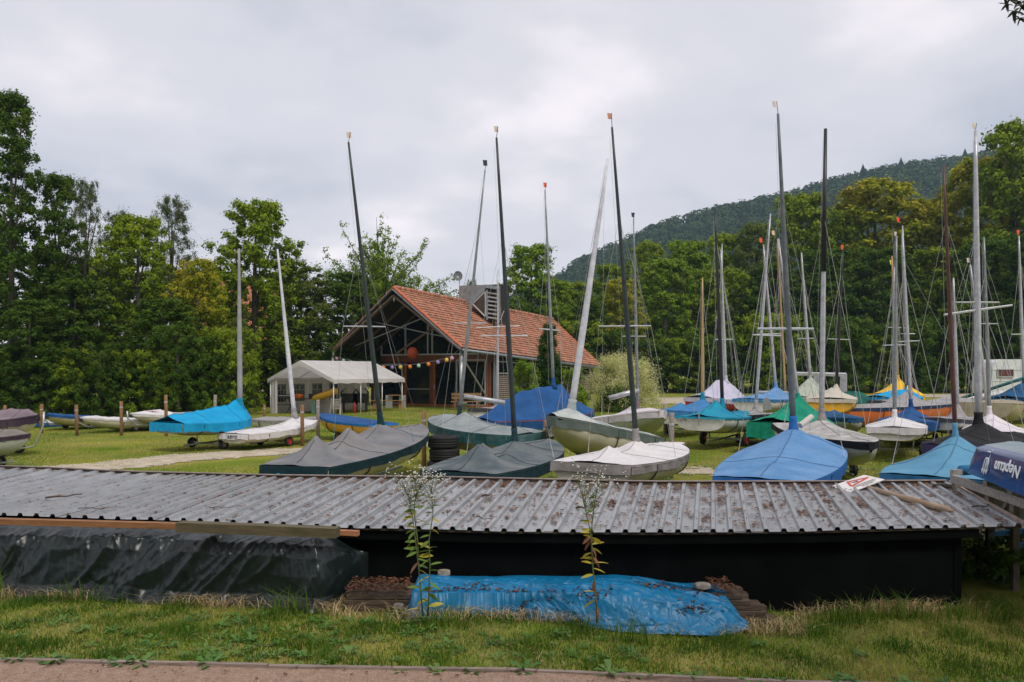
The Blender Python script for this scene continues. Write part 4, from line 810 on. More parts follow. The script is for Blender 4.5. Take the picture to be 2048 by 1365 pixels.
# tyre stack
TY = None
for i, lb in enumerate(['lowest, half-buried tyre of the stack by the wooden post', 'middle tyre of the stack by the wooden post', 'topmost tyre of the stack by the wooden post']):
    c = at(886+(-1, 3, 0)[i], 742+2.2*F/17.2, 17.2); c.z = i*.27; R_ = .325; w = .27
    o = thing('car_tyre', lb, 'tyre', c, 0, 'stack of old car tyres')
    pr = [(.19, .03), (.21, .005), (.27, 0), (.31, .02), (R_, .05), (R_, .075), (R_-.008, .078), (R_-.008, .086), (R_, .09), (R_, .13), (R_-.008, .133), (R_-.008, .141), (R_, .145), (R_, .185), (R_-.008, .188), (R_-.008, .196), (R_, .2), (R_, .22), (.31, .25), (.27, w), (.21, w-.005), (.19, w-.03), (.20, .1), (.20, .05)]
    MB().lathe(c, (0, 0, 1), pr, 40).build('carcass', RUB, o, True)
    tr = MB()
    for k in range(40):
        a = k*math.pi/20; d = Vector((math.cos(a), math.sin(a), 0)); tr.box(c+d*(R_)+Vector((0, 0, .06)), (.012, .03, .03), d, Vector((-d.y, d.x, 0))); tr.box(c+d*R_+Vector((0, 0, .21)), (.012, .03, .03), d, Vector((-d.y, d.x, 0)))
    t_ = tr.build('tread_blocks', RUB, o); t_['kind'] = 'stuff'
# ---------------------------------------------------------------- boathouse
A_ = Vector((.503, .865, 0)).normalized(); B_ = Vector((-.865, .503, 0)).normalized()
FR = at(925, 697, 44); FL = at(662, 708, 49.8); RF = at(789, 578, 46.9); BR = at(1203, 734, 60); RB = at(1105, 641, 62.0); BL = BR+(FL-FR)
G0 = Vector((FR.x, FR.y, 0))
bh = thing('boathouse', 'open-fronted wooden boathouse with steep red tiled roof and a slatted tower on the ridge', 'building', G0)
TILE = mat('roof_tile', (.38, .15, .09), (.50, .25, .165), 5, .9, .3, 30, dirt=(.10, .075, .04), dscale=1.6, damt=.75, bdist=.02, spec=.2)
TILE2 = mat('verge_tile', (.40, .09, .04), (.50, .14, .06), 7, .8)
SOFF = mat('dark_boards', (.018, .013, .009), (.03, .022, .016), 5, .9, stretch=(1, 1, 6)); BRW = mat('brown_timber', (.15, .045, .018), (.22, .07, .03), 4, .55, stretch=(4, 4, 1)); RAFT = mat('rafter_wood', (.13, .085, .055), (.20, .14, .09), 5, .8); ORW = mat('orange_timber', (.30, .085, .02), (.38, .12, .035), 4, .5)
ZN = mat('zinc', (.17, .20, .22), (.24, .27, .29), 6, .5, metal=.4); FRM = mat('window_frame_paint', (.42, .43, .43), (.5, .51, .51), 6, .45)
GLS = mat('dark_glass', (.006, .010, .010), (.012, .018, .018), 2, .06, spec=.35)
def roofplane(ev0, rd0, ev1, rd1, nrow, ncol, side):
    """tile grid with stepped courses"""
    V = []; Fc = []; nrm = (rd0-ev0).cross(ev1-ev0).normalized()
    if nrm.z < 0: nrm = -nrm
    for r in range(nrow):
        v0 = r/nrow; v1 = (r+1.18)/nrow
        for c in range(ncol):
            u0 = c/ncol; u1 = (c+.96)/ncol; jit = random.uniform(-.010, .012); jz = random.uniform(0, .012)
            if (r % 2): u0 += .5/ncol; u1 = min(1, u1+.5/ncol)
            u0 = min(u0, 1)
            def P(u, v, h): 
                v = min(v, 1); e0 = ev0.lerp(ev1, u); r0 = rd0.lerp(rd1, u); return tuple(e0.lerp(r0, v)+nrm*h)
            lo = .075+jz; hi = .022
            b = len(V); V += [P(u0, v0+jit*.1, lo), P(u1, v0+jit*.1, lo), P(u1, v1, hi), P(u0, v1, hi), P(u0, v0+jit*.1, lo-.05), P(u1, v0+jit*.1, lo-.05), P((u0+u1)/2, v0+jit*.1, lo+.018), P((u0+u1)/2, v1, hi+.018)]
            Fc += [(b, b+6, b+7, b+3), (b+6, b+1, b+2, b+7), (b+4, b+5, b+1, b+6, b), (b+1, b+5, b+2), (b, b+3, b+4)]
    o = mesh_obj('tile_courses', np.array(V), Fc, TILE, bh); o['kind'] = 'stuff'
    dk = MB()
    for off in (-.03, -.16): dk.grid(lambda u, v, off=off: ev0.lerp(ev1, u).lerp(rd0.lerp(rd1, u), v)+nrm*off, 24, 8)
    dk.build('roof_deck', SOFF, bh)
roofplane(FR, RF, BR, RB, 20, 62, 1); roofplane(FL, RF, BL, RB, 20, 62, -1)
for (e, r) in ((FR, RF), (FL, RF)):
    n_ = 15
    for k in range(n_):
        a = e.lerp(r, k/n_)+Vector((0, 0, .06))-A_*.03; b = e.lerp(r, (k+1.08)/n_)+Vector((0, 0, .09))-A_*.03
        MB().bar(a, b, .24, .07).build('verge_tile', TILE2, bh)
    d = -A_*.16
    MB().bar(e+d+Vector((0, 0, -.06)), r+d+Vector((0, 0, -.04)), .05, .22, A_).build('bargeboard', ZN, bh)
for k in range(40):
    a = RF.lerp(RB, k/40); b = RF.lerp(RB, (k+1.1)/40); MB().tube([a+Vector((0, 0, .07)), b+Vector((0, 0, .10))], .13, 8).build('ridge_tile', TILE, bh, True)
for k in range(14):
    a = BR.lerp(RB, k/14)+Vector((0, 0, .06)); b = BR.lerp(RB, (k+1.05)/14)+Vector((0, 0, .09)); MB().bar(a, b, .2, .06).build('verge_tile', TILE2, bh)
def gut(a, b): MB().tube([a, b], .085, 8).build('gutter', ZN, bh, True)
gut(FR-B_*.10-A_*.15+Vector((0, 0, -.10)), BR-B_*.10+Vector((0, 0, -.10))); gut(FL+B_*.10-A_*.3+Vector((0, 0, -.10)), BL+B_*.1+Vector((0, 0, -.10)))
Wd_ = (FL-FR).length
def Hh(a, b, z): return Vector((FR.x, FR.y, 0))+A_*a+B_*b+Vector((0, 0, z))
Wb = (Vector((FL.x, FL.y, 0))-Vector((FR.x, FR.y, 0))).length; ridge_b = Wb/2
def roofz(a, b):
    t = a/18.5; ez = FR.z+(BR.z-FR.z)*t; rz_ = RF.z+(RB.z-RF.z)*t; k = 1-abs(b-ridge_b)/ridge_b; return ez+(rz_-ez)*k
# posts at the porch corners
for b in (.35, Wb-.45):
    MB().tube([Hh(.4, b, 0), Hh(.4, b, roofz(.4, b)-.35)], .10, 12).build('steel_post', GALV, bh, True)
MB().tube([Hh(.45, .35, 3.0), Hh(4, .9, .6)], .05, 8).build('brace', GALV, bh)
# rafters of the open gable
for a in (.5, 2.2, 3.9):
    for (b0, b1) in ((.2, ridge_b), (Wb-.2, ridge_b)):
        p, q = Hh(a, b0, roofz(a, b0)-.32), Hh(a, b1, roofz(a, b1)-.36)
        MB().bar(p, q, .12, .24, A_).build('rafter', RAFT, bh)
for (b0, z0, b1, z1) in ((1.0, 3.95, Wb*.74, 5.25), (Wb-1.6, 3.75, Wb*.28, 5.5)):
    MB().tube([Hh(1.2, b0, z0), Hh(1.2, b1, z1)], .03, 6).build('tie_rod', GALV, bh)
MB().bar(Hh(2.4, Wb*.62, 3.3), Hh(3.2, Wb*.28, 5.6), .10, .12).build('strut', RAFT, bh)
MB().tube([Hh(.5, ridge_b, roofz(.5, ridge_b)-.5), Hh(.5, ridge_b, roofz(.5, ridge_b)-.7)], .05, 6).build('apex_plate', GALV, bh)
# glazed front wall at a = 4
a0 = 4.0; bl, br = Wb-1.35, .55; zt = 3.22
tr = MB()
poly = [Hh(a0+.06, bl, zt), Hh(a0+.06, br, zt), Hh(a0+.06, br, roofz(a0, br)-.12), Hh(a0+.06, ridge_b, roofz(a0, ridge_b)-.2), Hh(a0+.06, bl, roofz(a0, bl)-.12)]
MB().prism(poly, A_*.03).build('gable_pane', GLS, bh)
for bb_ in (bl, bl-1.95, bl-4.05, ridge_b+.1, br+.1):
    MB().bar(Hh(a0, bb_, zt+.05), Hh(a0, bb_, roofz(a0, bb_)-.15), .10, .08, A_).build('mullion', FRM, bh)
MB().bar(Hh(a0-.05, bl, zt), Hh(a0-.05, br, zt), .10, .10).build('transom_rail', FRM, bh)
MB().bar(Hh(a0, bl, zt-.28), Hh(a0, br, zt-.28), .16, .42).build('lintel_beam', BRW, bh)
MB().bar(Hh(a0, bl, .06), Hh(a0, br, .06), .3, .12).build('threshold', ORW, bh)
MB().prism([Hh(a0+.08, bl, .1), Hh(a0+.08, br, .1), Hh(a0+.08, br, zt-.5), Hh(a0+.08, bl, zt-.5)], A_*.02).build('front_pane', GLS, bh)
def fpost(b, w, m, nm='door_post', z1=zt-.5): MB().box(Hh(a0-.03, b, z1/2), (.12, w, z1), A_, B_).build(nm, m, bh)
U = lambda px: (lambda b: b)(next((b for b in np.linspace(0, Wb, 600) if CX+F*Hh(a0, b, 0).x/Hh(a0, b, 0).y < px), 0))
for px, w, m in ((746, .16, BRW), (812, .16, ORW), (864, .24, BRW), (870, .16, ORW), (978, .30, BRW), (922, .12, FRM)): fpost(U(px), w, m)
for (p0_, p1_, z0, z1) in ((751, 806, .12, 2.62), (915, 972, .12, 2.85)):
    b0, b1 = U(p0_), U(p1_); fr_ = MB(); q = [Hh(a0-.06, b0, z0), Hh(a0-.06, b1, z0), Hh(a0-.06, b1, z1), Hh(a0-.06, b0, z1)]
    for i in range(4): fr_.bar(q[i], q[(i+1) % 4], .08, .09, A_)
    fr_.build('window_frame', FRM, bh)
MB().bar(Hh(a0-.07, U(866), 1.05), Hh(a0-.07, U(818), 1.05), .03, .04).build('push_rail', FRM, bh)
MB().box(Hh(a0-.12, U(871), 1.2), (.05, .05, .3), A_, B_).build('door_handle', FRM, bh)
# right side wall: cladding slats and a band of windows
aw0, aw1, bw = 4.1, 18.0, .55
def wz(a): return roofz(a, bw)-.12
SLAT = mat('cladding_slat', (.20, .15, .12), (.32, .26, .22), 6, .85, .4, 50, stretch=(1, 1, 6))
MB().prism([Hh(aw0, bw+.1, 0), Hh(aw1, bw+.1, 0), Hh(aw1, bw+.1, wz(aw1)), Hh(aw0, bw+.1, wz(aw0))], B_*.05).build('side_wall', SOFF, bh)
for k in range(15):
    z = .12+k*.125
    MB().bar(Hh(aw0+.35, bw+.03, z), Hh(aw1, bw+.03, z-.0), .03, .085).build('slat', SLAT, bh)
for k in range(8):
    a = aw0+.5+k*1.7; z0 = 2.05-.04*k; z1 = min(wz(a+1.5)-.12, 2.75-.05*k)
    if a+1.5 > aw1: break
    if z1-z0 < .15: z0 = z1-.3
    w_ = MB(); q = [Hh(a, bw, z0), Hh(a+1.5, bw, z0), Hh(a+1.5, bw, z1), Hh(a, bw, z1)]
    for i in range(4): w_.bar(q[i], q[(i+1) % 4], .06, .06, B_)
    wf = w_.build('window', FRM, bh); MB().prism([Hh(a+.03, bw+.05, z0+.03), Hh(a+1.47, bw+.05, z0+.03), Hh(a+1.47, bw+.05, z1-.03), Hh(a+.03, bw+.05, z1-.03)], B_*.015).build('pane', GLS, wf)
for a in (4.15, 4.4): MB().bar(Hh(a, bw-.05, 0), Hh(a, bw-.05, wz(a)-.1), .10, .10, A_).build('corner_post', ZN if a < 4.3 else FRM, bh)
MB().prism([Hh(aw1, bw, 0), Hh(aw1, bl, 0), Hh(aw1, bl, roofz(aw1, bl)-.15), Hh(aw1, ridge_b, roofz(aw1, ridge_b)-.15), Hh(aw1, bw, roofz(aw1, bw)-.15)], A_*.1).build('rear_wall', SOFF, bh)
MB().prism([Hh(aw0, bl, 0), Hh(aw1, bl, 0), Hh(aw1, bl, wz(aw1)), Hh(aw0, bl, wz(aw0))], B_*.1).build('side_wall', SOFF, bh)
# tower on the ridge
def Rr(px, py, Y): return at(px, py, Y)
SL2 = mat('grey_slat', (.24, .23, .22), (.34, .33, .32), 6, .85)
Yt = 51.5; dA = A_*2.6
tl_, tr_ = at(918, 572, Yt+1.2), at(999, 569, Yt+1.2)
bl_, br_ = at(918, 606, Yt+1.2), at(999, 636, Yt+1.2)
MB().prism([tl_, tr_, br_+Vector((0, 0, -.4)), bl_+Vector((0, 0, -.6))], Vector((.5, .9, 0))*1.3).build('tower_core', SOFF, bh)
n_ = 15
for k in range(n_):
    t = (k+.5)/n_; za = at(918, 573, Yt+1.15).z+(at(918, 608, Yt+1.15).z-at(918, 573, Yt+1.15).z)*t; zb = at(1000, 570, Yt+1.15).z+(at(1000, 605, Yt+1.15).z-at(1000, 570, Yt+1.15).z)*t
    a = at(918, 600, Yt+1.1); b = at(975, 600, Yt+1.1); MB().bar((a.x, a.y, za), (b.x, b.y, zb), .03, .052).build('tower_slat', SL2, bh)
# clad dormer front: sloping metal edge, triangular window, louvres
D = lambda px, py, dy=0: at(px, py, Yt+dy)
MB().prism([D(943, 607), D(972, 574), D(972, 636)], (0, .8, 0)).build('dormer_cheek', ZN, bh)
MB().prism([D(972, 574), D(999, 577), D(999, 645), D(973, 637)], (0, .8, 0)).build('dormer_box', SOFF, bh)
tri = [D(945, 608, -.06), D(971, 582, -.06), D(971, 634, -.06)]
MB().prism([D(947, 608, -.03), D(971, 583, -.03), D(971, 632, -.03)], (0, .02, 0)).build('triangular_pane', mat('brown_glass', (.05, .035, .025), (.08, .055, .04), 2, .1), bh)
m_ = MB()
for i in range(3): m_.bar(tri[i], tri[(i+1) % 3], .08, .06, (0, 1, 0))
m_.build('triangular_frame', FRM, bh)
MB().bar(D(942, 604, -.1), D(973, 572, -.1), .22, .12, (0, 1, 0)).build('dormer_edge', ZN, bh)
MB().bar(D(970, 573, -.12), D(1000, 577, -.12), .2, .22).build('dormer_edge', ZN, bh)
for px, a, b in ((974, 580, 640), (998, 580, 646)): MB().bar(D(px, a, -.1), D(px, b, -.1), .12, .09, (0, 1, 0)).build('dormer_jamb', ZN, bh)
for k in range(7):
    a = D(976, 586+k*8.2, -.06); b = D(996, 589+k*8.2, -.06); MB().bar(a, b, .16, .05, (0, -.6, 1)).build('louvre', SL2, bh)
MB().bar(D(1001, 640, -.2), D(1008, 622, -.2), .05, .04).build('roof_hook', FRM, bh)
# satellite dish
dz = thing('satellite_dish', 'round grey satellite dish on the tower of the boathouse', 'satellite dish', D(919, 572, .4))
c = D(916, 553, .3); axd = Vector((.25, -1, .25)).normalized()
mb = MB(); mb.lathe(c, axd, [(.001, -.06), (.12, -.05), (.22, -.02), (.30, .03), (.34, .075), (.335, .08), (.29, .035), (.21, -.012), (.001, -.05)], 24); mb.v = [(c.x+(v[0]-c.x)*.85, v[1], v[2]) for v in mb.v]
mb.build('dish', mat('dish_grey', (.10, .11, .12), (.14, .15, .16), 6, .6), dz, True)
MB().tube([D(919, 574, .4), D(919, 562, .4), c], .03, 6).build('mount', GALV, dz); MB().tube([c+Vector((-.1, 0, -.3)), c+axd*.45+Vector((-.1, 0, -.22))], .018, 6).build('feed_arm', GALV, dz); MB().ball(c+axd*.45+Vector((-.1, 0, -.22)), .06, 8, 6).build('receiver', WHITE, dz)
# lantern string
LC = {'o': solid('lantern_orange', (.75, .22, .03), .8), 'y': solid('lantern_yellow', (.72, .50, .06), .8), 'v': solid('lantern_violet', (.28, .20, .48), .8), 'p': solid('lantern_pink', (.55, .25, .35), .8), 'g': solid('lantern_pale_green', (.36, .52, .44), .8), 'm': solid('lantern_mauve', (.28, .15, .20), .8), 'c': solid('lantern_ochre', (.48, .34, .05), .8)}
LT = [(673, 718, 'p'), (687, 722, 'g'), (702, 725.5, 'v'), (718, 730, 'm'), (735, 733, 'c'), (767, 735.5, 'o'), (784.5, 735.5, 'v'), (801, 735, 'y'), (820, 734, 'o'), (837.5, 732, 'g'), (857, 729, 'o'), (876, 725, 'v'), (893.5, 720.5, 'y'), (904, 717, 'p')]
nm_ = {'o': 'orange', 'y': 'yellow', 'v': 'violet', 'p': 'pink', 'g': 'pale green', 'm': 'mauve', 'c': 'ochre'}
pts = [Hh(.3, Wb-.35, 3.35)]
where = ['at the left roof post', 'just right of the left roof post', 'over the tent roof, third from left', 'over the tent roof, fourth from left', 'last before the window, fifth from left', 'over the left window, leftmost there', 'over the left window, middle', 'at the right edge of the left window', 'just right of the left window frame', 'over the glass door', 'at the brown door post', 'between door post and right roof post', 'next to last at the right post', 'rightmost, by the right roof post']
proto = None
for (px, py, k), w in zip(LT, where):
    Yl = 49.4-(px-673)/(904-673)*5.2; c = at(px, py, Yl); pts.append(c+Vector((0, 0, .12)))
    mb = MB(); mb.ball(c, .115, 14, 10); o = mb.build('paper_lantern', LC[k], None, True); tag(o, nm_[k]+' paper lantern '+w, 'lantern', 'small paper lanterns on the string')
pts.append(Hh(.4, .35, 3.5)); tag(MB().tube(pts, .012, 5).build('lantern_cable', WIRE), 'thin sagging cable carrying the small lanterns across the boathouse front', 'cable')
o = MB().ball(at(825.5, 706, 48.0), .345, 24, 16).build('paper_lantern', mat('lantern_red', (.50, .075, .025), (.58, .10, .035), 12, .85, .2, 60), None, True); tag(o, 'big round red-orange paper lantern hanging in the gable opening', 'lantern')
# wooden bench, planter, picnic table
def benchseat(px0, px1, base, Y, label):
    a = gd(px0, base, ); a = at(px0, base, Y); b = at(px1, base, Y); a.z = b.z = 0; d = (b-a).normalized(); n_ = Vector((d.y, -d.x, 0)); L = (b-a).length
    r = thing('garden_bench', label, 'bench', (a+b)/2); BW = mat('bench_wood', (.26, .13, .05), (.36, .20, .09), 5, .7)
    for k in range(3): MB().bar(a+Vector((0, 0, .46))+n_*(.1+.15*k), b+Vector((0, 0, .46))+n_*(.1+.15*k), .12, .04).build('seat_slat', BW, r)
    for k in range(2): MB().bar(a+Vector((0, 0, .66+.2*k)), b+Vector((0, 0, .66+.2*k)), .035, .14).build('back_slat', BW, r)
    for t in (.14, .86):
        q = a.lerp(b, t); MB().bar(q+n_*.45, q+n_*.45+Vector((0, 0, .45)), .08, .08, d).build('leg', BW, r); MB().bar(q, q+Vector((0, 0, .95)), .08, .08, d).build('leg', BW, r)
    return r
benchseat(903, 963, 818, 45.5, 'wooden slatted garden bench before the right-hand glass of the boathouse')
pl = at(925, 818, 44.6); pl.z = 0; po = thing('planter', 'pale grey bucket-shaped planter standing before the garden bench', 'planter', pl)
MB().lathe(pl, (0, 0, 1), [(.001, 0), (.20, 0), (.27, .42), (.29, .42), (.26, .38), (.001, .38)], 20).build('pot', mat('pot_grey', (.30, .32, .33), (.38, .4, .41), 6, .7), po, True)
pt = thing('beer_table', 'folding wooden table with bench left of the glass door', 'table', at(778, 817, 46.5).xy.to_3d())
TWD = mat('table_wood', (.28, .14, .05), (.36, .19, .08), 5, .6)
q0, q1 = at(778, 800, 47.2), at(805, 800, 47.2); q0.z = q1.z = .76; MB().bar(q0, q1, .5, .04).build('table_top', TWD, pt)
q2, q3 = at(742, 800, 46.4), at(810, 800, 46.4); q2.z = q3.z = .47; MB().bar(q2, q3, .28, .035).build('bench_top', TWD, pt)
for q in (q2.lerp(q3, .12), q2.lerp(q3, .88)): MB().bar(q, Vector((q.x, q.y, 0)), .04, .25).build('leg', TWD, pt)
for q in (q0, q1): MB().bar(q, Vector((q.x, q.y, 0)), .05, .4).build('leg', GALV, pt)

# ---------------------------------------------------------------- party tent
th_ = math.radians(30); gx = Vector((math.cos(th_), -math.sin(th_), 0)); lx = Vector((math.sin(th_), math.cos(th_), 0))
Bt = Vector((-8.7, 39, 0)); wT = 4.3; At = Bt-gx*wT; LT_ = 5.4
pt = thing('party_tent', 'white party tent with open front and arched windows beside the boathouse', 'tent', (At+Bt)/2+lx*3)
TC = mat('tent_cloth', (.64, .61, .60), (.72, .69, .68), 2, .7, .3, 8, trans=.35, bdist=.03); TP = mat('tent_pole', (.72, .72, .72), (.8, .8, .8), 5, .4)
ev, pk = 1.84, 2.72
def T(g, l, z): return At+gx*g+lx*l+Vector((0, 0, z))
ov = .12
for s, nm in ((0, 'l'), (1, 'r')):
    e = -ov if s == 0 else wT+ov
    def rf(u, v, e=e):
        z = pk+(ev-.06-pk)*v-.03*math.sin(u*math.pi*3)**2*math.sin(v*math.pi); return T(wT/2+(e-wT/2)*v, -.1+(LT_+.2)*u, z)
    MB().grid(rf, 24, 8).build('roof_cloth', TC, pt, True)
    MB().grid(lambda u, v, e=e: T(e, -.1+(LT_+.2)*u, ev-.06-.2*v-.02*v*math.cos(u*37)), 24, 1).build('valance', TC, pt)
for l in (-.1, LT_+.1):
    m_ = MB(); 
    m_.add([T(-ov, l, ev-.06), T(wT/2, l, pk), T(wT+ov, l, ev-.06), T(wT+ov, l, ev-.24), T(wT/2, l, pk-.24), T(-ov, l, ev-.24)], [(0, 1, 4, 5), (1, 2, 3, 4)]); m_.build('gable_valance', TC, pt)
for g, l in [(0, 0), (wT, 0), (wT, 2), (wT, 3.7), (0, 5.4), (wT, 5.4), (0, 2.7)]:
    MB().tube([T(g, l, 0), T(g, l, ev-.1)], .022, 8).build('pole', TP, pt, True)
m_ = MB()
for l in (0, 1.8, 3.6, 5.4): m_.tube([T(0, l, ev-.1), T(wT/2, l, pk-.05), T(wT, l, ev-.1)], .02, 6)
m_.tube([T(0, 0, ev-.1), T(0, 5.4, ev-.1)], .02, 6); m_.tube([T(wT, 0, ev-.1), T(wT, 5.4, ev-.1)], .02, 6); m_.build('roof_frame', TP, pt, True)
# long side wall (far side) with four windows, back gable wall
def wallwin(org, d, L, nm, nwin):
    seg = L/nwin; m_ = MB()
    for k in range(nwin):
        x0 = k*seg; a0_, a1_ = x0+seg*.22, x0+seg*.80; z0, z1 = .58, 1.5
        for (xa, xb, za, zb) in ((x0, a0_, 0, ev), (a1_, x0+seg, 0, ev), (a0_, a1_, 0, z0), (a0_, a1_, z1, ev)):
            m_.add([org+d*xa+Vector((0, 0, za)), org+d*xb+Vector((0, 0, za)), org+d*xb+Vector((0, 0, zb)), org+d*xa+Vector((0, 0, zb))], [(0, 1, 2, 3)])
        wv = MB(); wv.add([org+d*a0_+Vector((0, 0, z0)), org+d*a1_+Vector((0, 0, z0)), org+d*a1_+Vector((0, 0, z1)), org+d*a0_+Vector((0, 0, z1))], [(0, 1, 2, 3)])
        wo_ = wv.build('window', mat('tent_film', (.03, .045, .035), (.05, .07, .05), 3, .15), pt)
        g_ = MB(); nn = Vector((d.y, -d.x, 0))*.012; w = a1_-a0_
        for t in (.33, .66): g_.bar(org+d*a0_+Vector((0, 0, z0+(z1-z0)*t))+nn, org+d*a1_+Vector((0, 0, z0+(z1-z0)*t))+nn, .01, .02)
        for t in (.25, .5, .75): g_.bar(org+d*(a0_+w*t)+Vector((0, 0, z0))+nn, org+d*(a0_+w*t)+Vector((0, 0, z0+(z1-z0)*.66 if t != .5 else z1))+nn, .02, .01, d)
        for cx_ in (.25, .75):
            g_.tube([org+d*(a0_+w*(cx_+.24*math.cos(q)))+Vector((0, 0, z0+(z1-z0)*(.66+.32*math.sin(q))))+nn for q in np.linspace(0, math.pi, 9)], .01, 4)
        g_.build('window_bars', TC, wo_)
    m_.build(nm, TC, pt)
wallwin(T(0, 0, 0), lx, LT_, 'side_wall', 4)
MB().grid(lambda u, v: T(wT*u*.42, LT_, ev*v)+lx*.05*math.sin(u*20), 20, 4).build('rolled_wall', TC, pt, True)
MB().grid(lambda u, v: T(0+.0, .0, ev*v)+gx*(.45*u)+lx*.04*math.sin(u*14), 8, 4).build('curtain', TC, pt, True)
# things under the tent
BKM = mat('black_sheet', (.008, .008, .009), (.014, .014, .015), 5, .5, .6, 10)
def flat(px, Y): p = at(px, 800, Y); p.z = 0; return p
g = flat(566, 41.3); gr = thing('charcoal_grill', 'black charcoal grill with side shelf at the left end of the party tent', 'grill', g)
MB().box(g+Vector((0, 0, .88)), (.9, .45, .2)).build('fire_box', BKM, gr); MB().box(g+Vector((0, 0, .45)), (.8, .4, .02)).build('shelf', BKM, gr)
for dx in (-.42, .42):
    for dy in (-.2, .2): MB().bar(g+Vector((dx, dy, 0)), g+Vector((dx, dy, .8)), .03, .03, (1, 0, 0)).build('leg', BKM, gr)
MB().bar(g+Vector((-.6, -.25, .92)), g+Vector((.6, -.25, .92)), .02, .02).build('rail', GALV, gr)
g = flat(612, 41.8); tb = thing('folding_table', 'dark folding table loaded with boxes inside the party tent', 'table', g)
MB().box(g+Vector((0, 0, .74)), (1.9, .6, .04)).build('table_top', mat('table_dark', (.07, .045, .03), (.1, .07, .05), 5, .7), tb)
for dx in (-.8, .8):
    MB().bar(g+Vector((dx-.15, -.2, 0)), g+Vector((dx+.15, .2, .72)), .03, .03).build('leg', BKM, tb); MB().bar(g+Vector((dx+.15, -.2, 0)), g+Vector((dx-.15, .2, .72)), .03, .03).build('leg', BKM, tb)
c = g+Vector((-.35, -.1, .76)); ob = MB(); ob.lathe(c, (0, 0, 1), [(.001, 0), (.2, 0), (.24, .1), (.22, .2), (.1, .24), (.001, .24)], 16); tag(ob.build('fire_bowl', mat('ember_orange', (.6, .08, .01), (.75, .2, .02), 12, .6), None, True), 'small orange-red bowl on the table in the party tent', 'bowl')
c = g+Vector((.45, -.1, .76)); tag(MB().box(c+Vector((0, 0, .12)), (.5, .3, .24)).box(c+Vector((.3, 0, .22)), (.2, .04, .03)).build('black_case', BKM), 'black case on the dark folding table in the tent', 'case')
c = flat(650, 41.2); mb = MB()
def ring(u, v):
    a = u*2*math.pi; b = v*2*math.pi; return c+Vector(((.52+.16*math.cos(b))*math.cos(a), (.30+.12*math.cos(b))*math.sin(a), .95+.17*math.sin(b)+.18*math.cos(a)))
mb.grid(ring, 30, 10); io = thing('inflatable_ring', 'yellow and red inflatable towing ring leaning inside the party tent', 'inflatable', c+Vector((0, 0, .8))); mb.build('tube', mat('inflatable_yellow', (.60, .32, .01), (.66, .38, .02), 4, .4), io, True)
MB().grid(lambda u, v: c+Vector((.50*math.cos(math.pi*(.1+.8*u)), .28*math.sin(math.pi*(.1+.8*u))-.1, 1.135+.18*math.cos(math.pi*(.1+.8*u))+.02*v)), 20, 2).build('red_panel', HR, io, True)
c = flat(650, 41.6); tag(MB().box(c+Vector((0, 0, .36)), (1.0, .5, .72)).box(c+Vector((0, -.28, .6)), (1.04, .03, .06)).build('plastic_chest', mat('pale_plastic', (.35, .33, .30), (.42, .4, .37), 4, .6)), 'pale plastic chest under the inflatable ring in the tent', 'chest')
c = flat(628, 40.9); tag(MB().box(c+Vector((0, 0, .33)), (.18, .3, .62)).box(c+Vector((0, 0, .66)), (.2, .32, .04)).build('green_box', mat('teal_box', (.03, .2, .16), (.25, .35, .3), 14, .6)), 'narrow green and white box standing in the tent', 'box')
c = flat(672, 40.6); wc = mat('chair_plastic', (.48, .42, .38), (.55, .49, .45), 4, .6); ch = thing('plastic_chair', 'stacked white plastic garden chair leaning at the tent corner', 'chair', c)
for k in range(5): MB().bar(c+Vector((-.24, -.1, .3+.11*k)), c+Vector((.24, -.1, .3+.11*k)), .02, .07).build('back_slat', wc, ch)
for dx in (-.26, .26): MB().bar(c+Vector((dx, -.25, 0)), c+Vector((dx*.9, .05, .85)), .05, .04).build('leg', wc, ch); MB().bar(c+Vector((dx, .25, 0)), c+Vector((dx, .0, .45)), .05, .04).build('leg', wc, ch)
MB().box(c+Vector((0, .1, .42)), (.5, .45, .04)).build('seat', wc, ch)
for px, s, lb in ((700, .75, 'large covered black grill in the middle of the tent opening'), (722, .62, 'smaller covered black grill at the right end of the tent')):
    c = flat(px, 42.3); mb = MB(); mb.grid(lambda u, v: c+Vector((s*(u-.5)*1.5*(.9 if v > .6 else 1), 0, 0))+Vector((0, -.3+.02*math.sin(u*17+v*5), [0, .75, 1.0, 1.25][min(3, int(v*3.01))]*(1 if v < .9 else .9+.1*math.sin(u*3.1)))), 16, 3)
    gg = thing('covered_grill', lb, 'grill', c); mb = MB(); mb.box(c+Vector((0, 0, .75)), (s*1.2, .5, .5)); mb.grid(lambda u, v: c+Vector((s*.62*math.cos(math.pi*u), -.25+.5*v, 1.0+.28*math.sin(math.pi*u))), 14, 2); mb.build('hood', BKM, gg)
    for dx in (-.45, .45): MB().box(c+Vector((dx*s, 0, .25)), (.06, .4, .5)).build('leg', BKM, gg)
c = flat(709, 41.4); tag(MB().lathe(c, (0, 0, 1), [(.001, 0), (.09, 0), (.09, .42), (.06, .5), (.03, .52), (.03, .58), (.001, .58)], 14).build('fire_extinguisher', HR, None, True), 'red fire extinguisher standing in the party tent', 'extinguisher')

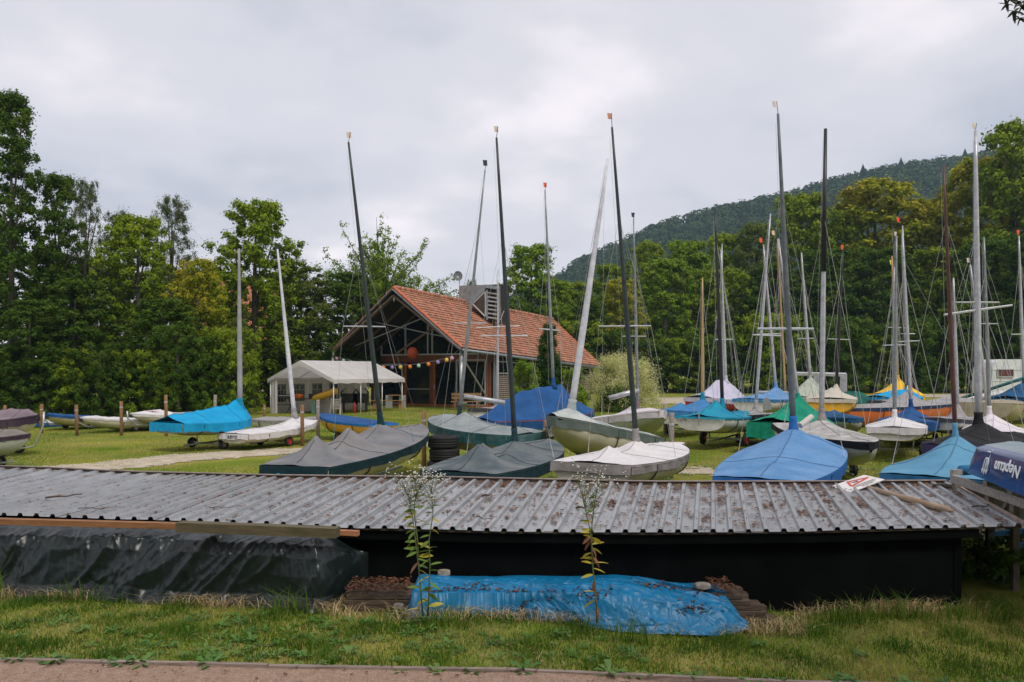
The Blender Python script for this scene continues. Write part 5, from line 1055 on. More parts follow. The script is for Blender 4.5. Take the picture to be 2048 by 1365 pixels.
# ---------------------------------------------------------------- rack, upturned hull, caravan, aluminium rack, dome tent
RW = mat('rack_wood', (.22, .20, .18), (.36, .33, .30), 5, .85, .5, 60, stretch=(1, 5, 5)); RWD = mat('rack_post', (.12, .10, .08), (.2, .17, .14), 5, .85, .5, 50); PAD = mat('blue_padding', (.006, .12, .28), (.01, .16, .34), 5, .7)
rk = thing('boat_rack', 'weathered timber boat rack with blue padded bars at the right edge', 'rack', at(2010, 1200, 9.0).xy.to_3d()+Vector((0, 0, -.35)))
r0, r1 = at(1904, 957, 11.0), at(2075, 1016, 8.75)
MB().bar(r0, r1, .05, .11).build('rail', RW, rk)
r2, r3 = r0+Vector((2.6, .9, 0)), r1+Vector((2.6, .9, 0)); MB().bar(r2, r3, .05, .11).build('rail', RW, rk)
for t, z1 in ((.02, 0), (.46, 0), (.74, 0)):
    p = r0.lerp(r1, t)+Vector((.05, .02, 0)); MB().bar((p.x, p.y, -.4), (p.x, p.y, p.z+.02), .075, .075, (1, 0, 0)).build('upright', RWD, rk)
    p2 = p+Vector((2.6, .9, 0)); MB().bar((p2.x, p2.y, -.4), (p2.x, p2.y, p2.z+.02), .075, .075, (1, 0, 0)).build('upright', RWD, rk)
    a = p+Vector((-.06, 0, .085)); b = p2+Vector((0, 0, .085)); MB().bar(a, b, .06, .07).build('crossbar', RW, rk)
    MB().tube([a.lerp(b, .06)+Vector((0, 0, .02)), a.lerp(b, .6)+Vector((0, 0, .02))], .07, 12).build('padding', PAD, rk, True)
    a2 = p+Vector((0, 0, -.98)); 
    if t > .1: MB().bar((p.x, p.y, p.z-.55), (p2.x, p2.y, p2.z-.55), .05, .06).build('lower_bar', PAD, rk)
p = r0.lerp(r1, .46); q = r0.lerp(r1, .66); MB().bar((p.x+.06, p.y, p.z-.5), (q.x+.06, q.y, q.z-.06), .05, .05).build('brace', RWD, rk)
p = r0.lerp(r1, .86); q = r0.lerp(r1, 1.06); MB().bar((p.x+.06, p.y, p.z-.08), (q.x+.1, q.y, q.z-.6), .05, .05).build('brace', RWD, rk)
# old pale boat hull stored lower in the rack
oh = at(2010, 1030, 11.4); ob = MB(); ob.grid(lambda u, v: Vector((5.9+4*u, 11.2-2.2*u+.25*math.sin(v*math.pi), .62-.75*v+.1*u)), 12, 8)
tag(ob.build('stored_hull', mat('hull_mossy', (.32, .30, .24), (.42, .40, .33), 5, .7, dirt=(.14, .13, .09), damt=.7), None, True), 'pale mossy hull side standing below the blue one in the rack', 'boat')
NB = mat('neptun_blue', (.006, .035, .14), (.008, .05, .19), 4, .16, coat=.5); NG = mat('neptun_bottom', (.20, .26, .30), (.28, .33, .36), 4, .4)
n0 = at(1914, 925, 10.6); nd = (at(2048, 970, 9.26)-at(1944, 941, 10.6)); nd.z = 0; nd.normalize(); nn_ = Vector((-nd.y, nd.x, 0))
nbh = thing('upturned_boat', 'glossy dark blue hull lying upside down on the padded rack, lettered in white', 'boat', n0)
# the near side wall: rounded end at left
side = []
for k in range(10):
    a = math.pi/2*k/9; side.append((.30-.30*math.sin(math.pi/2-a) if False else .34*(1-math.cos(a)), .34*(1-math.sin(a))))
base = n0.copy(); base.z = 0
def NP(s, w, z): return base+nd*s+nn_*w+Vector((0, 0, z))
prof2 = [(1.4, 0)]+[(0, 1.0)]
def contour(u):
    # far side -> rounded stem -> near side
    if u < .35: k = u/.35; return (1.0*(1-k)*1.2+.25, 1.25-.35*k*0-0.0) if False else (3.6*(1-k)+.35*k, 1.35-.2*k)
    if u < .65:
        k = (u-.35)/.3; a = math.pi/2*2*k; return (.35-.35*math.sin(a), 1.15-(1.15)*(1-math.cos(a))/2)
    k = (u-.65)/.35; return (.35+3.6*k, -.0-.10*math.sin(k*2.2))
def hullside(u, v):
    s, w = contour(u); zb = at(1944, 941, 10.6).z; zt_ = at(1950, 882, 10.6).z
    wz_ = w+(.10*v*(1 if w < .6 else -1))*1.0; rr = max(0, (v-.85)/.15)
    ss = s+.10*v*(1-float(sm(.2, .9, np.array(s))))
    return NP(ss+.05*rr, wz_+(.05*rr if w < .6 else -.05*rr), zb+(zt_-zb)*v+.03*math.sin(v*math.pi)-.015*rr-.05*float(sm(.3, 2.2, np.array(s)))*(1-v))
MB().grid(hullside, 90, 12).build('topsides', NB, nbh, True)
MB().grid(lambda u, v: (lambda a, b: a.lerp(b, v)+Vector((0, 0, .03*math.sin(math.pi*v))))(hullside(.5+.5*u, 1), hullside(.5-.5*u, 1)), 40, 10).build('bottom', NG, nbh, True)
lp, lq = hullside(.82, .5), hullside(.93, .5); ld = (lq-lp).normalized(); 
def onhull(s, v):
    u = .65+.35*(s-.35)/3.6; p = hullside(u, v); return p
# lettering seen rotated by 180 degrees: reads from right to left upside down
LET = solid('letter_white', (.75, .78, .80), .5)
oc = onhull(1.42, .46); up_ = (onhull(1.0, .7)-onhull(1.0, .3)).normalized(); nrm_ = ld.cross(up_); 
M = face_mat(oc-nn_*.018, -ld, -up_)
if M.col[2].xyz.dot(Vector((0, -1, 0))) < 0: M = M@Matrix.Rotation(0, 4, 'X')
text('Neptun', 'lettering', .20, M, LET, nbh, .004, .003)
mb = MB(); tc0 = .84
def LP(s, v): return onhull(s, v)-nn_*.016
k_ = .035
mb.tube([LP(tc0, .30), LP(tc0, .92)], .008, 5); mb.tube([LP(tc0-.035, .80), LP(tc0+.035, .80)], .007, 5)
mb.tube([LP(tc0-.06, .20), LP(tc0-.06, .50), LP(tc0-.035, .58), LP(tc0+.035, .58), LP(tc0+.06, .50), LP(tc0+.06, .20)], .008, 5); mb.tube([LP(tc0, .58), LP(tc0, .16)], .008, 5)
for s in (-.06, 0, .06): mb.tube([LP(tc0+s-.018, .26), LP(tc0+s, .16 if s else .13), LP(tc0+s+.018, .26)], .007, 5)
mb.build('trident_emblem', LET, nbh)
# caravan
cv0 = at(1984, 800, 50); cv0.z = 0; crv = thing('caravan', 'white caravan parked before the wood at the right edge', 'caravan', cv0)
CW = mat('caravan_white', (.60, .62, .62), (.68, .70, .70), 3, .4, dirt=(.4, .42, .38), damt=.4)
x0 = cv0.x; zt_ = at(1990, 719, 50).z; poly = [(0, .55), (-.08, 1.2), (.05, zt_-.55), (.22, zt_-.2), (.5, zt_), (5.5, zt_), (5.7, .6)]
MB().prism([Vector((x0+a, 50, z)) for a, z in poly], (0, 2.1, 0)).build('body', CW, crv)
for z in (1.55, 2.25): MB().bar(Vector((x0, 49.985, z)), Vector((x0+5.6, 49.985, z)), .015, .03).build('trim_strip', FRM, crv)
w0, w1 = at(1995, 754, 49.96), at(2027, 739, 49.96)
wn_ = MB().box(((w0.x+w1.x)/2, 49.97, (w0.z+w1.z)/2), (w1.x-w0.x, .04, w1.z-w0.z)).build('window', mat('brown_window', (.08, .025, .02), (.12, .04, .03), 4, .15), crv)
mb = MB(); q = [Vector((w0.x, 49.93, w0.z)), Vector((w1.x, 49.93, w0.z)), Vector((w1.x, 49.93, w1.z)), Vector((w0.x, 49.93, w1.z))]
for i in range(4): mb.bar(q[i], q[(i+1) % 4], .05, .05, (0, 1, 0))
mb.build('window_frame', FRM, wn_)
for dx in (2.2, 3.0): wheel(crv, (x0+dx, 50.1, .32), (0, 1, 0), .32, .2)
# aluminium rack
ar = thing('aluminium_rack', 'white aluminium frame rack with bundled tubes before the wood', 'rack', at(1640, 790, 46).xy.to_3d())
def AB(a, b, r=.05): MB().tube([a, b], r, 6).build('tube', SILV, ar)
for py, dy in ((747, 0), (750, .8), (746, 1.4)): AB(at(1585, py, 46+dy), at(1692, py+2, 46+dy), .06)
for px in (1585, 1692):
    for dy in (0, 1.4): p = at(px, 748, 46+dy); AB(p, Vector((p.x, p.y, 0)), .06)
for k in range(5): p = at(1682+k*2.4, 752, 45.7); MB().tube([p, Vector((p.x-.1, p.y, .4))], .04, 6).build('bundled_tube', SILV, ar)
for k in range(4): p = at(1628+k*3, 752, 45.7); MB().tube([p, Vector((p.x-.05, p.y, .8))], .04, 6).build('bundled_tube', SILV, ar)
# dome tent
c = at(1705, 806, 40); c.z = 0
dt = MB(); dt.grid(lambda u, v: c+Vector((1.05*math.cos(2*math.pi*u)*math.cos(v*math.pi/2)**.8*1.0, 1.0*math.sin(2*math.pi*u)*math.cos(v*math.pi/2)**.8, 1.15*math.sin(v*math.pi/2)*(1+.04*math.cos(u*8*math.pi)))), 32, 10)
tag(dt.build('dome_tent', cloth('tent_green', (.01, .09, .07), (.015, .12, .09)), None, True), 'small dark green dome tent right of the yellow boat', 'tent')
# ---------------------------------------------------------------- vegetation
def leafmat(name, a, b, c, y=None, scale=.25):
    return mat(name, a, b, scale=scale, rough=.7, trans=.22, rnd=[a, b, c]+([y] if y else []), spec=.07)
L_DARK = leafmat('leaf_dark', (.040, .085, .010), (.066, .125, .013), (.145, .21, .025)); L_MID = leafmat('leaf_mid', (.10, .165, .010), (.18, .26, .016), (.36, .40, .032))
L_YEL = leafmat('leaf_yellowish', (.11, .17, .012), (.24, .28, .016), (.44, .40, .03), (.62, .40, .03)); L_OLIVE = leafmat('leaf_olive', (.075, .11, .022), (.12, .16, .032), (.22, .24, .05))
L_WILLOW = leafmat('leaf_willow', (.07, .10, .036), (.11, .14, .05), (.16, .19, .08)); L_FRESH = leafmat('leaf_fresh', (.085, .165, .012), (.16, .26, .018), (.31, .40, .03)); L_VAR = leafmat('leaf_variegated', (.32, .36, .12), (.62, .60, .26), (.85, .80, .48), scale=2); L_THUJA = leafmat('leaf_thuja', (.022, .06, .012), (.035, .085, .015), (.06, .13, .024))
BARK = mat('bark', (.05, .038, .028), (.10, .08, .06), 6, .9, .5, 30)
def leaves(C, R, per, ls, tail=1, flat=.0, shell=.55, aspect=.55, rb=None, droop=0, hang=0.0):
    n = len(C)*per; ci = np.repeat(np.arange(len(C)), per); d = RNG.standard_normal((n, 3)); d /= np.linalg.norm(d, axis=1)[:, None]
    r = (np.abs(RNG.standard_normal(n))*.48+shell*.55) if tail else RNG.uniform(.8, 1.02, n)
    P = C[ci]+d*R[ci]*r[:, None]; P[:, 2] -= droop*RNG.random(n)
    nrm = d*(1.0 if tail else 2.2)+RNG.standard_normal((n, 3))*.42+np.array([0, 0, .45]); nrm /= np.linalg.norm(nrm, axis=1)[:, None]
    t = RNG.standard_normal((n, 3)); t[:, 2] -= hang; t -= nrm*(t*nrm).sum(1)[:, None]; t /= np.linalg.norm(t, axis=1)[:, None]; b = np.cross(nrm, t)
    s = ls*RNG.uniform(.6, 1.3, n)[:, None]
    V = np.stack([P-t*s*.5, P+b*s*aspect*.5, P+t*s*.5, P-b*s*aspect*.5], 1).reshape(-1, 3)
    base = RNG.random(len(C)) if rb is None else rb
    rr = np.clip(base[ci]*.6+RNG.random(n)*.4+.12*(d[:, 2]), 0, 1)  # clump tops lighter, undersides darker: top light put into the leaf tone
    return V, np.arange(n*4).reshape(-1, 4), np.repeat(rr, 4)
def tree_proto(name, H, Wd_, nclump, per, ls, lm, kind='broad', z0=.1, label='', limbs=9, **kw):
    C = []; R = []; rb = []
    for i in range(nclump):
        h = z0+(1-z0)*RNG.random()**.85
        k = (h-z0)/(1-z0)
        if kind == 'broad': rad = .5*Wd_*(math.sin(math.pi*min(.98, (.12+.80*k)))**.55)*(1-.25*k)
        elif kind == 'column': rad = .5*Wd_*(math.sin(math.pi*min(.98, (.15+.78*k)))**.5)*(1-.35*k)
        elif kind == 'vase': rad = .5*Wd_*(.35+.65*k)*(1-.75*max(0, k-.6)**1.0)
        else: rad = .5*Wd_*(1-.15*k)
        a = RNG.uniform(0, 6.283); rr = rad*RNG.random()**.45
        lob = 1+.16*math.sin(a*3+h*9)+.12*math.sin(a*5-h*15)+.10*RNG.standard_normal()
        rr *= lob; cr = Wd_*RNG.uniform(.035, .085)*kw.get('cs', 1)
        C.append((rr*math.cos(a), rr*math.sin(a), min(H*h, H-cr*.5))); R.append((cr, cr, cr*kw.get('cz', .75))); rb.append(np.clip(.15+.55*k+.25*RNG.standard_normal(), 0, 1))  # clump tone brightens up the crown, light from above put into the colour
    C = np.array(C); R = np.array(R); rb = np.array(rb)
    V, Fc, rn = leaves(C, R, per, ls, rb=rb, hang=kw.get('hang', 0), aspect=kw.get('asp', .55), shell=kw.get('shell', .45))
    root = thing(name, label, 'tree', (0, 0, 0))
    mesh_obj('crown', V, Fc, lm, root, False, rn)
    tb = MB(); r0 = Wd_*.022+.08
    tb.tube([(0, 0, -.2), (.05, .03, H*.25), (-.06, .05, H*.55), (.03, 0, H*.86)], [r0*1.3, r0, r0*.65, r0*.18], 9)
    for i in range(limbs):
        j = RNG.integers(0, len(C)); c = C[j]; z = H*(.18+.5*RNG.random()); z = min(z, c[2]*.85)
        m_ = Vector((c[0]*.45, c[1]*.45, (z+c[2])/2-.02*H)); tb.tube([(0, 0, z), m_, tuple(c)], [r0*.42, r0*.28, r0*.08], 6)
    tb.build('trunk', BARK, root, True)
    return root
used = {}
def put(proto, px, topy, Y, wpx, H, W0, label, group, lm=None, ry=None, z=0):
    h = EYE+(HY-topy)/F*Y-z; w = wpx/F*Y
    if proto.name not in used: used[proto.name] = 1; o = proto
    else: o = copy_tree(proto)
    o.location = ((px-CX)/F*Y, Y, z); o.scale = (w/W0, w/W0*random.uniform(.9, 1.1), h/H); o.rotation_euler = (0, 0, random.uniform(0, 6.28) if ry is None else ry)
    o['label'] = label; o['group'] = group; o['category'] = 'shrub' if 'shrub' in o.name else 'tree'
    if lm:
        for ch in o.children:
            if ch.name.startswith('crown'):
                ch.material_slots[0].link = 'OBJECT'; ch.material_slots[0].material = lm
    return o
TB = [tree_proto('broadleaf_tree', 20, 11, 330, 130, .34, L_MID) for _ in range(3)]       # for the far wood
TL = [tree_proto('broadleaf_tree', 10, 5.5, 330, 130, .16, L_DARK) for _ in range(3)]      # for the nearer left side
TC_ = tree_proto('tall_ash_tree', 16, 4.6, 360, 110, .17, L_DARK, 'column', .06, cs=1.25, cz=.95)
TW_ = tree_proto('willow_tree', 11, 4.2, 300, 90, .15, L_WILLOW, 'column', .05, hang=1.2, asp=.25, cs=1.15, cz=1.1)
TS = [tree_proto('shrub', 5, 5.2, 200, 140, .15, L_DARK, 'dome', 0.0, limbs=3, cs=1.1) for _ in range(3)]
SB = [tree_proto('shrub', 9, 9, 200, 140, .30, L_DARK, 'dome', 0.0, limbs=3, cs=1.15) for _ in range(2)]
LG = 'trees along the left side of the meadow'; RG = 'trees of the wood behind the boats'
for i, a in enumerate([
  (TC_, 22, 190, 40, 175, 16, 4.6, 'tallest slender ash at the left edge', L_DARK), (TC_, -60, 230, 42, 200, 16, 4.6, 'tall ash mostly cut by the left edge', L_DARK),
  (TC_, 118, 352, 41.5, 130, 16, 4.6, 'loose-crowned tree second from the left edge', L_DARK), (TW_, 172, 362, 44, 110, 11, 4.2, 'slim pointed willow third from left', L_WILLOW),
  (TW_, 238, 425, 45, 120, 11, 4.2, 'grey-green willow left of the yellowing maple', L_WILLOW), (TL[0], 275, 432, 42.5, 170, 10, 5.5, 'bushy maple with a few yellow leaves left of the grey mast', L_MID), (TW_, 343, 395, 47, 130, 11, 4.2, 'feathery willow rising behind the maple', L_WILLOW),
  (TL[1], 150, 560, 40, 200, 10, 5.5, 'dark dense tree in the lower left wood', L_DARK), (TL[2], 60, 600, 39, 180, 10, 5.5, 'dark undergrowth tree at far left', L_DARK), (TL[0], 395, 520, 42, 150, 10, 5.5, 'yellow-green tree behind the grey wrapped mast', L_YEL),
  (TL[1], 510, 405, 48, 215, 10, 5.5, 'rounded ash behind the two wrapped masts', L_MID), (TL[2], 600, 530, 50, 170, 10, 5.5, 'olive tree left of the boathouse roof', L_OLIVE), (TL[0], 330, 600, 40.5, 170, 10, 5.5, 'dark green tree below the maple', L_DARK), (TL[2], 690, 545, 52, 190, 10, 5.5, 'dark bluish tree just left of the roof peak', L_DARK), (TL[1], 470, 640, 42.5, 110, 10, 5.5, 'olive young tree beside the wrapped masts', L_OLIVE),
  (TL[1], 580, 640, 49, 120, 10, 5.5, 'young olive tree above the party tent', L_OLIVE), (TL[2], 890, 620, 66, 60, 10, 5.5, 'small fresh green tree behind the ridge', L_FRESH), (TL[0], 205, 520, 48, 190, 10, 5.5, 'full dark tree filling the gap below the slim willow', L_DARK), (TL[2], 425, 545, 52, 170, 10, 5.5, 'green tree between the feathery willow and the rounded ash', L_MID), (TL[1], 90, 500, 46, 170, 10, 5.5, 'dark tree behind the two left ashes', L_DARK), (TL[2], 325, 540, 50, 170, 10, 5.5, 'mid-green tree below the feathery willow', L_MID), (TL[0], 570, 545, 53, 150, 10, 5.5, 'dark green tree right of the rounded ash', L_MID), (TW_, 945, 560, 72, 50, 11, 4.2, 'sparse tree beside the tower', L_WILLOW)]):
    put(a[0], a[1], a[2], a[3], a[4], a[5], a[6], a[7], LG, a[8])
for i, x in enumerate(range(-60, 700, 52)):
    put(TS[i % 3], x, 700+random.randint(-55, 25), 38.6+(.8 if x > 440 else 0)+random.uniform(0, 1.2)+(10 if x > 500 else 0), 120, 5, 5.2, 'dark ivy-grown shrub in the left hedge, '+['behind the purple-grey boat', 'left of the first post', 'behind the blue-bowed dinghy', 'between the first two posts', 'behind the white-covered cream dinghy', 'over the fourth post', 'behind the red-starred dinghy', 'over the tall post', 'left of the grey wrapped mast', 'at the grey wrapped mast', 'right of the grey wrapped mast', 'at the slim white wrapped mast', 'left behind the party tent', 'behind the party tent peak', 'behind the tent roof'][i % 15], 'shrubs of the left hedge', [L_DARK, L_MID, L_DARK][i % 3])
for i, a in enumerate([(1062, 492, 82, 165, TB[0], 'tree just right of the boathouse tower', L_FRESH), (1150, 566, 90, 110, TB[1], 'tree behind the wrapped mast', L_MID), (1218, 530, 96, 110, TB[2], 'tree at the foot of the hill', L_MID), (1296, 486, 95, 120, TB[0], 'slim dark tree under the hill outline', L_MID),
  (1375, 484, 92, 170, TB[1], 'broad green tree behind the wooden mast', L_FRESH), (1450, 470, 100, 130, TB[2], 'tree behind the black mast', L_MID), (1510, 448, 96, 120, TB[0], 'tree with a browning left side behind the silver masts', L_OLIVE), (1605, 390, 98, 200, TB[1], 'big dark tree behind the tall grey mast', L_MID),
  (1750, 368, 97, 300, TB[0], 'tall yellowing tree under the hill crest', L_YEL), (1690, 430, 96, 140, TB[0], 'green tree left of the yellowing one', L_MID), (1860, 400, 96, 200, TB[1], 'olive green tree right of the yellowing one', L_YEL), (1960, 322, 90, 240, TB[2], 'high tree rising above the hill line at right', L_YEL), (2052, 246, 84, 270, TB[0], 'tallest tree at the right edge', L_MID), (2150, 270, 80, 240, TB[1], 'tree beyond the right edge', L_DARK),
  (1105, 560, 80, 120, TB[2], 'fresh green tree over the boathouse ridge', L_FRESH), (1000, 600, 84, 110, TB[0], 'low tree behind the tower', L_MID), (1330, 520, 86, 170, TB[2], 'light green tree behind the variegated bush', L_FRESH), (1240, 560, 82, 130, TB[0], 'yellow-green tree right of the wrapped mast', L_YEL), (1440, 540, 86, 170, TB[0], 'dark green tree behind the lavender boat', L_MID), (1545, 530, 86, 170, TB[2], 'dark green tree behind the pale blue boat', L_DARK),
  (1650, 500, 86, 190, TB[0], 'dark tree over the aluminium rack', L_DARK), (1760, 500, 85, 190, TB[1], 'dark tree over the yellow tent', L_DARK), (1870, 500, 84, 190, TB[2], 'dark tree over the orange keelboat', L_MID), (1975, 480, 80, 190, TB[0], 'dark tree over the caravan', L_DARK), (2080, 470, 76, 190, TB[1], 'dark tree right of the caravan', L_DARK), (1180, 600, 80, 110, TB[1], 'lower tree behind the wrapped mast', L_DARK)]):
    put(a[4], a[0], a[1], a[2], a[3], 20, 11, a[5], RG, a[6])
for i, x in enumerate(range(1020, 2140, 66)):
    put(SB[i % 2], x, 640+random.randint(-40, 40), 78.5+random.uniform(-1, 2), 130, 9, 9, 'dark bush at the edge of the wood '+['behind the boathouse end', 'behind the thuja', 'right of the thuja', 'behind the wrapped mast foot', 'behind the variegated bush', 'right of the variegated bush', 'over the sandy lane', 'over the lavender boat', 'over the pale blue boat', 'over the green boat', 'left of the aluminium rack', 'over the aluminium rack', 'over the dome tent', 'over the turquoise tent', 'over the orange keelboat', 'left of the caravan', 'behind the caravan', 'at the right edge'][i % 18], 'bushes at the edge of the wood', [L_DARK, L_DARK, L_MID][i % 3])
# cherry tree with open upright branches behind the boathouse
ct = thing('cherry_tree', 'wide cherry tree with loose outward sprays of leaves behind the boathouse roof', 'tree', at(760, 742, 62).xy.to_3d())
cb = MB(); C = []; base = at(760, 742, 62); base.z = 0
for i in range(130):
    a = RNG.uniform(0, 6.283); el = math.radians(RNG.uniform(12, 84)); L = RNG.uniform(5.5, 8.2)*(1.0-.15*math.sin(el)); st = base+Vector((0, 0, 4.5+RNG.uniform(-1, 2.5)))
    d = Vector((math.cos(a)*math.cos(el), math.sin(a)*math.cos(el)*.8, math.sin(el)*1.05)); e = st+d*L; mid = st+d*L*.5+Vector((0, 0, .5)); cb.tube([st, mid, e], [.07, .04, .012], 5)
    for k in range(12): t = .3+.7*k/11; p = st.lerp(mid, t*2) if t < .5 else mid.lerp(e, t*2-1); C.append(tuple(p+Vector(RNG.standard_normal(3)*.18)))
cb.tube([base, base+Vector((.1, 0, 3)), base+Vector((0, 0, 7))], [.3, .24, .12], 10); cb.build('trunk', BARK, ct, True)
C = np.array(C); V, Fc, rn = leaves(C, np.full((len(C), 3), .30), 17, .20, hang=.7); mesh_obj('crown', V, Fc, L_FRESH, ct, False, rn)
# thuja column
def bush(name, label, cat, px, topy, by, wpx, n, per, ls, m, prof, hang=0, asp=.4, cr=.16, Y=None):
    Y = Y or EYE*F/(by-HY); h = EYE+(HY-topy)/F*Y; w = wpx/F*Y; b = Vector(((px-CX)/F*Y, Y, 0)); r = thing(name, label, cat, b); C = []
    for i in range(n):
        k = RNG.random(); rad = w/2*prof(k)*RNG.random()**.4; a = RNG.uniform(0, 6.283); C.append((b.x+rad*math.cos(a), b.y+rad*math.sin(a), h*k))
    C = np.array(C); V, Fc, rn = leaves(C, np.full((n, 3), w*cr), per, ls, hang=hang, asp=asp) if False else leaves(C, np.full((n, 3), w*cr), per, ls, hang=hang, aspect=asp)
    mesh_obj('foliage', V, Fc, m, r, False, rn); tb = MB()
    for i in range(8): j = RNG.integers(0, n); c = C[j]; tb.tube([b, Vector(((b.x+c[0])/2, (b.y+c[1])/2, c[2]*.6)), tuple(c)], [.04, .025, .01], 5)
    tb.build('stems', BARK, r); return r
bush('thuja_column', 'dark green columnar thuja standing before the tiled roof', 'tree', 1098, 652, 826, 48, 220, 170, .09, L_THUJA, lambda k: math.sin(math.pi*min(.99, .22+.72*k))**.6, cr=.17)
bush('garden_bush', 'fresh green bush left of the thuja', 'shrub', 1052, 728, 826, 70, 60, 170, .12, L_FRESH, lambda k: math.sin(math.pi*min(.98, .2+.7*k))**.5)
bush('garden_bush', 'fresh green bush right of the thuja with some orange leaves', 'shrub', 1142, 738, 826, 62, 60, 150, .12, L_FRESH, lambda k: math.sin(math.pi*min(.98, .2+.7*k))**.5)
bush('variegated_willow', 'rounded cream and green variegated willow bush at the corner of the boathouse', 'shrub', 1246, 716, 822, 140, 150, 190, .12, L_VAR, lambda k: math.sin(math.pi*min(.98, .25+.62*k))**.5, hang=-.9, asp=.22, cr=.13)
bush('garden_bush', 'low dark bush below the variegated willow', 'shrub', 1232, 780, 824, 90, 60, 150, .12, L_DARK, lambda k: 1-.4*k, Y=43)
nr = thing('nettle_patch', 'dark leafy weeds growing under the boat rack', 'shrub', (5.9, 9.7, -.3)); C = np.stack([RNG.uniform(5.0, 7.4, 110), RNG.uniform(9.2, 10.6, 110), -.32+.42*RNG.random(110)**1.3], 1); V, Fc, rn = leaves(C, np.full((110, 3), .13), 70, .07); mesh_obj('foliage', V, Fc, L_DARK, nr, False, rn)
# neighbour house glimpsed through the trees at left
nh = thing('neighbour_house', 'house with red tiled roof half hidden behind the left trees', 'building', at(440, 742, 62).xy.to_3d())
a, b = at(330, 700, 60), at(560, 700, 64); e0, e1 = Vector((a.x, a.y, 4.2)), Vector((b.x, b.y, 4.2)); r0, r1 = e0+Vector((.2, 4, 5.4)), e1+Vector((.2, 4, 5.4))
NT = mat('neighbour_tiles', (.36, .12, .06), (.46, .18, .10), 4, .85)
for k in range(16):
    MB().prism([e0.lerp(r0, k/16), e1.lerp(r1, k/16), e1.lerp(r1, (k+1.1)/16)+Vector((0, 0, -.05)), e0.lerp(r0, (k+1.1)/16)+Vector((0, 0, -.05))], (0, -.03, .05)).build('tile_row', NT, nh)
MB().prism([e0+Vector((0, 0, -4.2)), e1+Vector((0, 0, -4.2)), e1+Vector((0, 0, .1)), e0+Vector((0, 0, .1))], (0, .3, 0)).build('wall', mat('render_wall', (.4, .35, .3), (.46, .4, .35), 3, .9), nh)
# ---------------------------------------------------------------- wooded hill
rpx_ = [(-2500, 700), (300, 735), (700, 690), (900, 640), (1100, 566), (1160, 520), (1220, 494), (1300, 455), (1400, 421), (1500, 403), (1600, 380), (1700, 350), (1800, 330), (1900, 314), (2000, 302), (2300, 280), (3200, 300), (5000, 420)]
def hillz(X, Y):
    Yr = 620.0; px = CX+F*X/Yr; py = np.interp(px, [p[0] for p in rpx_], [p[1] for p in rpx_]); zr = EYE+(HY-py)/F*Yr-5
    t = np.clip((Y-330)/(Yr-330), 0, 1.0); return np.where(Y <= Yr, zr*t**.85, zr*(1-.35*np.clip((Y-Yr)/500, 0, 1)))
hx = np.linspace(-500, 800, 110); hy = np.concatenate([np.linspace(325, 620, 34), np.linspace(630, 720, 5)]); HX, HYy = np.meshgrid(hx, hy, indexing='ij')
HZ = hillz(HX, HYy)+2.5*np.sin(HX*.05)*np.sin(HYy*.06)-.5; V = np.stack([HX, HYy, HZ], -1).reshape(-1, 3); ny = len(hy); I, J = np.meshgrid(np.arange(len(hx)-1), np.arange(ny-1), indexing='ij'); a = (I*ny+J).ravel()
tag(mesh_obj('hill', V, np.stack([a, a+ny, a+ny+1, a+1], 1), mat('hill_floor', (.02, .035, .012), (.03, .045, .018), .05, .95), None, True), 'steep hillside rising behind the wood', kind='structure')
n = 4500; Y = 335+RNG.random(n)**.8*300; X = (RNG.uniform(900, 2300, n)-CX)/F*Y; Z = hillz(X, Y)+2.5
C = np.stack([X, Y, Z], 1); R = np.stack([RNG.uniform(3.4, 5.6, n)]*3, 1)*np.array([1, 1, 1.15])
L_HILL = leafmat('leaf_hill', (.018, .045, .012), (.045, .080, .018), (.095, .13, .03), scale=.02)
d0 = RNG.random(n); V, Fc, rn = leaves(C, R, 64, 2.1, tail=0, rb=d0, aspect=.95)
tag(mesh_obj('forest', V, Fc, L_HILL, None, False, rn), 'dense deciduous forest covering the hillside', 'forest', kind='stuff')
def spruce(px, topy, by, label):
    Y = 615.0; t = at(px, topy, Y); b = at(px, by, Y); r = thing('spruce_tree', label, 'tree', (b.x, b.y, b.z), 0, 'conifers on the hill crest'); H = t.z-b.z
    mb = MB(); V = []
    for k in range(9):
        z = b.z+H*(.1+.85*k/9); rd = H*.34*(1-k/9.5); 
        for j in range(9):
            a = j*.698+k*.4; mb.add([(b.x, b.y, z+H*.12), (b.x+rd*math.cos(a-.3), b.y+rd*math.sin(a-.3), z-.3), (b.x+rd*1.1*math.cos(a), b.y+rd*1.1*math.sin(a), z-.9), (b.x+rd*math.cos(a+.3), b.y+rd*math.sin(a+.3), z-.3)], [(0, 1, 2, 3)])
    mb.build('crown', L_THUJA, r); MB().tube([b, t], [.4, .05], 6).build('trunk', BARK, r)
spruce(1726, 327, 350, 'small dark spruce standing out on the hill crest, left of the other'); spruce(1802, 314, 334, 'second spruce on the hill crest'); spruce(1930, 296, 318, 'third spruce on the hill crest, near the tall right tree')

